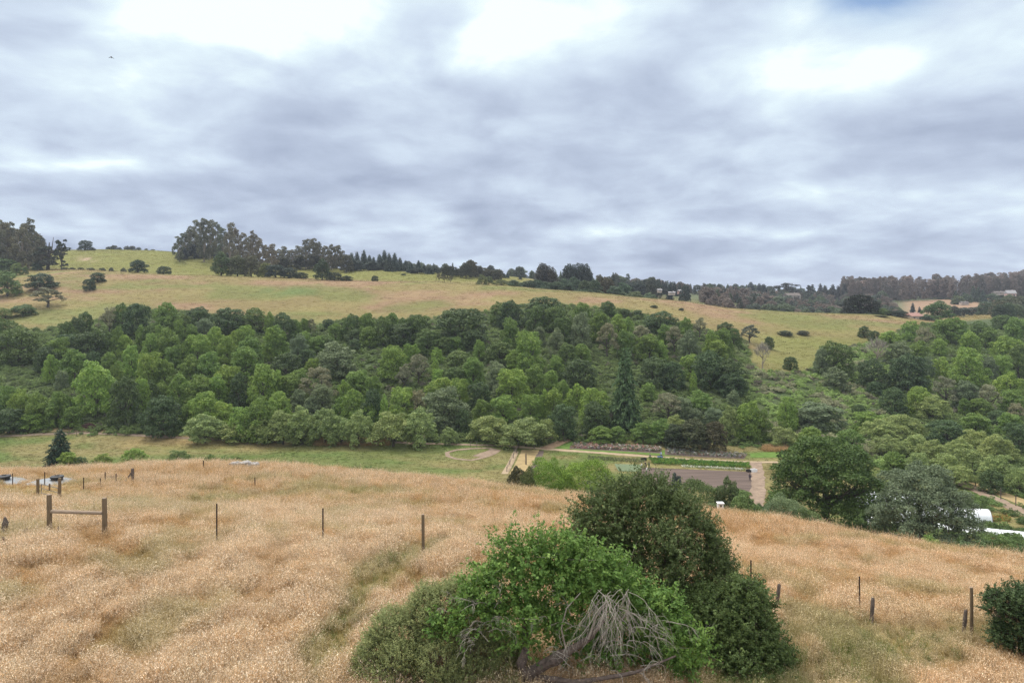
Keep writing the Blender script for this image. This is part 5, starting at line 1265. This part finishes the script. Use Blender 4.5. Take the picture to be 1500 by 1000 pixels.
# ------------------------------------------------------------------ bird
def bird():
    p = Vector(((163-750)/FOC*60, 60, (HOR-84)/FOC*60)); e = empty('bird', p, 'small dark bird gliding high in the sky', 'bird', None, .5)
    mb = MB(); mb.tube([(0,-.17,0),(0,-.13,.01),(0,-.05,0),(0,.06,0),(0,.16,0)],[.012,.032,.05,.04,.015],8)
    for s in (-1,1):
        mb.add([(s*.03,-.06,.01),(s*.03,.06,.01),(s*.20,.05,-.10),(s*.20,-.03,-.10),(s*.03,-.06,.025),(s*.03,.06,.02),(s*.20,.05,-.09),(s*.20,-.03,-.09)],[(0,1,2,3),(7,6,5,4),(0,3,7,4),(1,5,6,2),(2,6,7,3),(0,4,5,1)])
    mb.add([(-.05,.26,0),(.05,.26,0),(.015,.14,.012),(-.015,.14,.012),(-.05,.26,-.01),(.05,.26,-.01),(.015,.14,-.012),(-.015,.14,-.012)],[(0,1,2,3),(7,6,5,4),(0,4,5,1),(0,3,7,4),(1,5,6,2)])
    mb.build('body', plain('dark feathers',(.035,.035,.038),.8,.2), e, True)
    bk = MB(); bk.tube([(0,-.17,0),(0,-.205,-.004)],[.010,.002],6); bk.build('beak', M['hatch'], e)
bird()

# ------------------------------------------------------------------ the shrubs right in front
def to_lobes(spec, Y, base, ryk=1.0):
    L = []
    for px, py, r, dy in spec:
        r *= .92; y = Y+dy; L.append(((px-750)/FOC*y-base.x, y-base.y, (HOR-py)/FOC*y-base.z, r/FOC*y, r/FOC*y*ryk, r/FOC*y*.95))
    return [tuple(q) for q in billow(L, np.random.default_rng(len(L)), 4, (.30,.50))]
def sprigs(lobes, n, per, twig, leaf, rng, asp=.45, shell=(.55,1.12), upd=.35, zmin=-.6, spread=.5):
    """leafy twigs growing out of each lobe: returns leaf mesh arrays and twig lines"""
    L = np.array(lobes); A = L[:,3]**2; k = rng.choice(len(L), n, p=A/A.sum())
    d = norm(rng.normal(size=(n,3))); d[:,2] = np.where(d[:,2] < zmin, -d[:,2], d[:,2])
    r = rng.uniform(shell[0], shell[1], n)**.7
    P = L[k,:3]+d*L[k,3:6]*r[:,None]
    keep = np.ones(n, bool)
    for j in range(len(L)):
        q = (P-L[j,:3])/L[j,3:6]; keep &= ((q*q).sum(1) > .42) | (k == j)
    P = P[keep]; d = d[keep]; n = len(P)
    dirv = norm(d+rng.normal(0,spread,(n,3))+np.array((0,0,upd))); ln = twig*rng.uniform(.5,1.4,n)
    t = rng.uniform(0,1,(n,per)); pos = P[:,None]+dirv[:,None]*(ln[:,None]*t)[...,None]+rng.normal(0,leaf*.7,(n,per,3))
    ld = norm(dirv[:,None]*.7+rng.normal(0,.75,(n,per,3))).reshape(-1,3)
    nn = rng.normal(0,.7,(n*per,3))+np.repeat(d,per,0)*.5+np.array((0,0,.55))
    V, F = cards(pos.reshape(-1,3), nn, leaf*rng.uniform(.6,1.35,n*per), asp, rng, ld)
    tone = np.clip(np.repeat(rng.normal(.5,.15,n),per)+rng.normal(0,.14,n*per),0,1)
    return V, F, np.repeat(tone,4), P, dirv, ln
def front_shrub(name, base, lobes, n, per, twig, leaf, col, label, cat, seed, limbs=7, r0=.07, **kw):
    rng = np.random.default_rng(seed); e = empty(name, base, label, cat)
    V, F, rnd, P, dv, ln = sprigs(lobes, n, per, twig, leaf, rng, **kw)
    link('crown', qmesh(name+'_leaves', V, F, {'rnd': rnd}, M['leaf']), None, e, col)
    mb = MB(); L = np.array(lobes)
    for i in range(0, len(L), 10):
        c = Vector(L[i,:3]); r = r0*min(1,L[i,3]); s = Vector((c.x*.25, c.y*.25, 0)); m = s.lerp(c,.5)+Vector((rng.uniform(-.15,.15),rng.uniform(-.15,.15),.05))
        mb.tube([s-Vector((0,0,.2)), m, c, c+Vector((c.x*.1,c.y*.1,L[i,5]*.5))],[r*1.2,r*.8,r*.45,r*.12],6)
    mb.build('trunk', M['dark_limb'], e)
    tw = MB(); k = rng.choice(len(P), min(len(P), 1500), replace=False)
    for i in k: tw.tube([P[i]-dv[i]*.25, P[i]+dv[i]*ln[i]*.8],[.006,.002],3,False)
    tw.build('twigs', M['dark_limb'], e)
    return e
def build_front():
    b = onray(960, 21.0)
    front_shrub('oak_shrub', b, to_lobes([(940,775,62,0),(898,765,46,-.3),(985,775,52,.2),(935,735,34,0),(905,722,22,.1),(968,728,24,0),(1000,748,28,-.1),(880,745,22,-.3),(1022,790,34,.3),(940,840,88,0),(1010,835,52,.1),(1050,815,17,.2),(1035,800,18,0),(868,775,24,-.2),(880,815,48,-.2),(960,905,95,0),(1035,890,56,0),(1045,850,30,.2),(990,950,70,-.2),(900,985,60,-.8),(820,985,60,-.9),(950,990,60,-1.0),(770,960,60,-1.2)],21.0,b), 12500, 28, .50, .032, (.108,.145,.050), 'tall dark green small leaved shrub behind the bright green tree', 'shrub', 31, asp=.6, shell=(.5,1.22), spread=.75, upd=.5)
    b = onray(1085, 19.0)
    front_shrub('dark_shrub', b, to_lobes([(1085,915,52,0),(1050,905,44,.2),(1110,945,38,0),(1075,965,62,-.2),(1020,960,56,-.2),(1132,965,20,0),(1120,925,18,0),(1085,875,24,.1),(1025,925,50,.1),(1140,985,18,0)],19.0,b), 5400, 26, .40, .036, (.100,.145,.044), 'dense dark green shrub right of the dead grey branches', 'shrub', 32, asp=.6, shell=(.5,1.2), spread=.7)
    b = onray(625, 17.2)
    front_shrub('sage_shrub', b, to_lobes([(590,935,42,0),(618,905,34,0),(655,890,36,.1),(690,905,40,.2),(560,955,34,-.1),(645,950,62,0),(700,955,56,0),(590,980,52,-.1),(540,975,20,0),(625,880,22,0),(672,868,18,.1),(540,990,22,-.2),(650,1000,60,-.3),(730,990,46,-.1)],17.2,b), 15500, 22, .22, .022, (.255,.285,.115), 'low grey green feathery shrub at the left of the front clump', 'shrub', 33, asp=.38, upd=1.1, spread=.35)
    b = onray(1500, 21.5)
    front_shrub('edge_shrub', b, to_lobes([(1470,885,24,0),(1500,880,30,0),(1490,915,34,0),(1455,872,10,0),(1448,889,8,0),(1525,900,44,.2),(1480,930,22,-.1),(1505,945,30,0)],21.5,b), 2300, 22, .26, .034, (.075,.115,.044), 'dark open shrub cut off by the right edge', 'shrub', 34, asp=.6)
    # the old apple-like tree: bright leaves over dead grey branches
    rng = np.random.default_rng(35); Y = 16.6; b = onray(800, Y)
    e = empty('old_fruit_tree', b, 'bright green old tree with dead grey drooping branches in front', 'tree')
    lob = to_lobes([(775,835,40,.1),(738,850,38,0),(825,822,38,.3),(868,842,42,.4),(805,868,58,.1),(905,872,44,.6),(948,900,40,.5),(720,880,34,-.1),(970,925,34,.4),(1000,948,26,.2),(752,905,40,-.2),(700,905,24,-.2),(748,808,20,0),(785,803,14,.1),(700,868,18,0),(850,885,50,.8),(790,930,40,.6),(900,930,50,1.1),(1018,955,16,.1),(660,925,22,-.1),(850,960,50,1.2),(880,990,46,1.0),(945,975,44,1.2),(990,985,36,.9)], Y, b)
    V, F, rnd, P, dv, ln = sprigs(lob, 4000, 17, .42, .048, rng, asp=.55, shell=(.5,1.2), upd=.35, spread=.7)
    # long leafy shoots standing out of the crown
    L_ = np.array(lob); sh = []; SP = []
    for k in range(150):
        j = rng.integers(len(L_)); d = norm(rng.normal(size=3)+np.array((0,-.2,.7))); p0 = L_[j,:3]+d*L_[j,3:6]*.8; ln_ = rng.uniform(.35,.95); d2 = norm(d+np.array((0,0,.5))+rng.normal(0,.3,3))
        SP.append((p0, d2, ln_)); t = rng.uniform(.1,1,26)[:,None]; sh.append(p0+d2*t*ln_+rng.normal(0,.035,(26,3)))
    sh = np.vstack(sh); V2, F2 = cards(sh, rng.normal(0,.7,sh.shape)+np.array((0,0,.5)), .046*rng.uniform(.6,1.4,len(sh)), .5, rng)
    F = np.vstack([F, F2+len(V)]); V = np.vstack([V, V2]); rnd = np.concatenate([rnd, np.repeat(rng.uniform(.4,1,len(sh)),4)])
    link('crown', qmesh('fruit_tree_leaves', V, F, {'rnd': rnd}, M['leaf']), None, e, (.130,.225,.048))
    W = lambda px, py, dy=0.0: Vector(((px-750)/FOC*(Y+dy)-b.x, dy, (HOR-py)/FOC*(Y+dy)-b.z))
    class Rough(MB):
        def tube(s, pts, rad, n=7, cap=True):
            P = []; Q = []
            for i in range(len(pts)-1):
                for k in range(5):
                    f = k/5; r = rad[i]*(1-f)+rad[i+1]*f; P.append(Vector(pts[i]).lerp(Vector(pts[i+1]), f)+Vector(rng.normal(0,.16*r,3))); Q.append(r*rng.uniform(.82,1.2))
                    if rng.uniform() < .22:
                        d = Vector(rng.normal(0,1,3)).normalized(); MB.tube(s, [P[-1], P[-1]+d*r*rng.uniform(1.5,3.2)], [r*.42, r*.2], 5)
            P.append(Vector(pts[-1])); Q.append(rad[-1]); return MB.tube(s, P, Q, 9, cap)
    tr = Rough()
    tr.tube([W(770,1030,0)-Vector((0,0,.5)), W(776,985,0), W(820,960,-.2), W(862,935,-.3), W(885,908,-.3)],[.17,.15,.12,.08,.04],8)
    tr.tube([W(768,1030,0)-Vector((0,0,.5)), W(765,980,0), W(772,930,.1), W(760,880,.1), W(745,830,.1)],[.13,.11,.09,.06,.03],8)
    tr.tube([W(780,990,0), W(840,1000,-.4), W(930,985,-.5), W(990,960,-.4)],[.08,.06,.04,.02],7)
    tr.build('trunk', M['dark_limb'], e)
    # dead branches: main arms with drooping twigs
    dead = MB(); fine = MB()
    def arm(pts, r):
        dead.tube(pts, [r*(1-i/len(pts)*.75) for i in range(len(pts))], 6); return pts
    def droop(s, dirx, ln_, fall, r, depth=0):
        p = Vector(s); d = Vector(dirx).normalized(); pts = [p.copy()]; m = 7
        for i in range(m):
            p = p+d*(ln_/m); d = (d+Vector((rng.uniform(-.42,.42), rng.uniform(-.42,.42), -fall/m+rng.uniform(-.25,.25)))).normalized(); pts.append(p.copy())
        (dead if depth == 0 else fine).tube(pts, [r*(1-i/(m+1)*.75) for i in range(m+1)], 5 if depth == 0 else 4, False)
        if depth < 2:
            for k in range(5 if depth == 0 else 3):
                i = rng.integers(1, m); dd = (pts[i+1]-pts[i]).normalized()+Vector((rng.uniform(-.8,.8), rng.uniform(-.6,.4), rng.uniform(-.5,.3)))
                droop(pts[i], dd, ln_*rng.uniform(.3,.55), fall*.8, r*.5, depth+1)
    a1 = arm([W(862,935,-.35), W(872,905,-.45), W(886,884,-.55), W(893,872,-.6)], .03)
    a2 = arm([W(830,955,-.3), W(822,920,-.5), W(830,890,-.6), W(850,868,-.6)], .024)
    for k in range(34):
        ang = rng.uniform(-.75, .85); s = W(898+rng.uniform(-34,26), 868+rng.uniform(-6,24), -.65+rng.uniform(-.12,.12))
        droop(s, (math.sin(ang)*.8, rng.uniform(-.4,.1), -.35+rng.uniform(-.5,.3)), rng.uniform(.5,1.45), 1.2, rng.uniform(.004,.010))
    for k in range(16):
        s = W(rng.uniform(655,760), rng.uniform(880,945), -.55+rng.uniform(-.2,.2)); ang = rng.uniform(-1.4,1.2)
        droop(s, (math.sin(ang), rng.uniform(-.5,.1), math.cos(ang)*.5), rng.uniform(.4,.85), 1.1, rng.uniform(.005,.009))
    for k in range(16):
        s = W(rng.uniform(880,1000), rng.uniform(905,985), -.5+rng.uniform(-.2,.2)); ang = rng.uniform(-.6,1.4)
        droop(s, (math.sin(ang), rng.uniform(-.5,.1), math.cos(ang)*.3), rng.uniform(.5,1.0), 1.3, rng.uniform(.005,.009))
    for k in range(10):
        s = W(rng.uniform(770,850), rng.uniform(900,990), -.55); ang = rng.uniform(-1.2,1.2)
        droop(s, (math.sin(ang), rng.uniform(-.5,.1), math.cos(ang)*.6), rng.uniform(.5,.9), 1.2, rng.uniform(.005,.009))
    for p0, d2, ln_ in SP: fine.tube([Vector(p0-d2*.2), Vector(p0+d2*ln_)], [.006,.002], 3, False)
    dead.build('dead_branches', M['grey_wood'], e); fine.build('dead_twigs', M['grey_wood'], e)
build_front()
build_undergrowth(); build_far_forest(); build_grass()

# ------------------------------------------------------------------ thin blue air over the far ridges
def build_haze():
    mb = MB(); zb = float(GZ.min())-3; zt = 88.0
    mb.box((0, 2500, (zb+zt)/2), (7600, 5800, zt-zb)); o = mb.build('haze', None)
    m = bpy.data.materials.new('pale air'); m.use_nodes = True; nt = m.node_tree; nt.nodes.clear()
    v = N(nt, 'ShaderNodeVolumePrincipled', ins={'Color': (.80,.86,1.0,1), 'Density': HAZE, 'Anisotropy': .1})
    oo = nt.nodes.new('ShaderNodeOutputMaterial'); nt.links.new(v.outputs[0], oo.inputs['Volume']); o.data.materials.append(m)
    tag(o, 'thin pale blue air that softens the far ridges', None, None, 'stuff')
HAZE = 0.00011
build_haze()
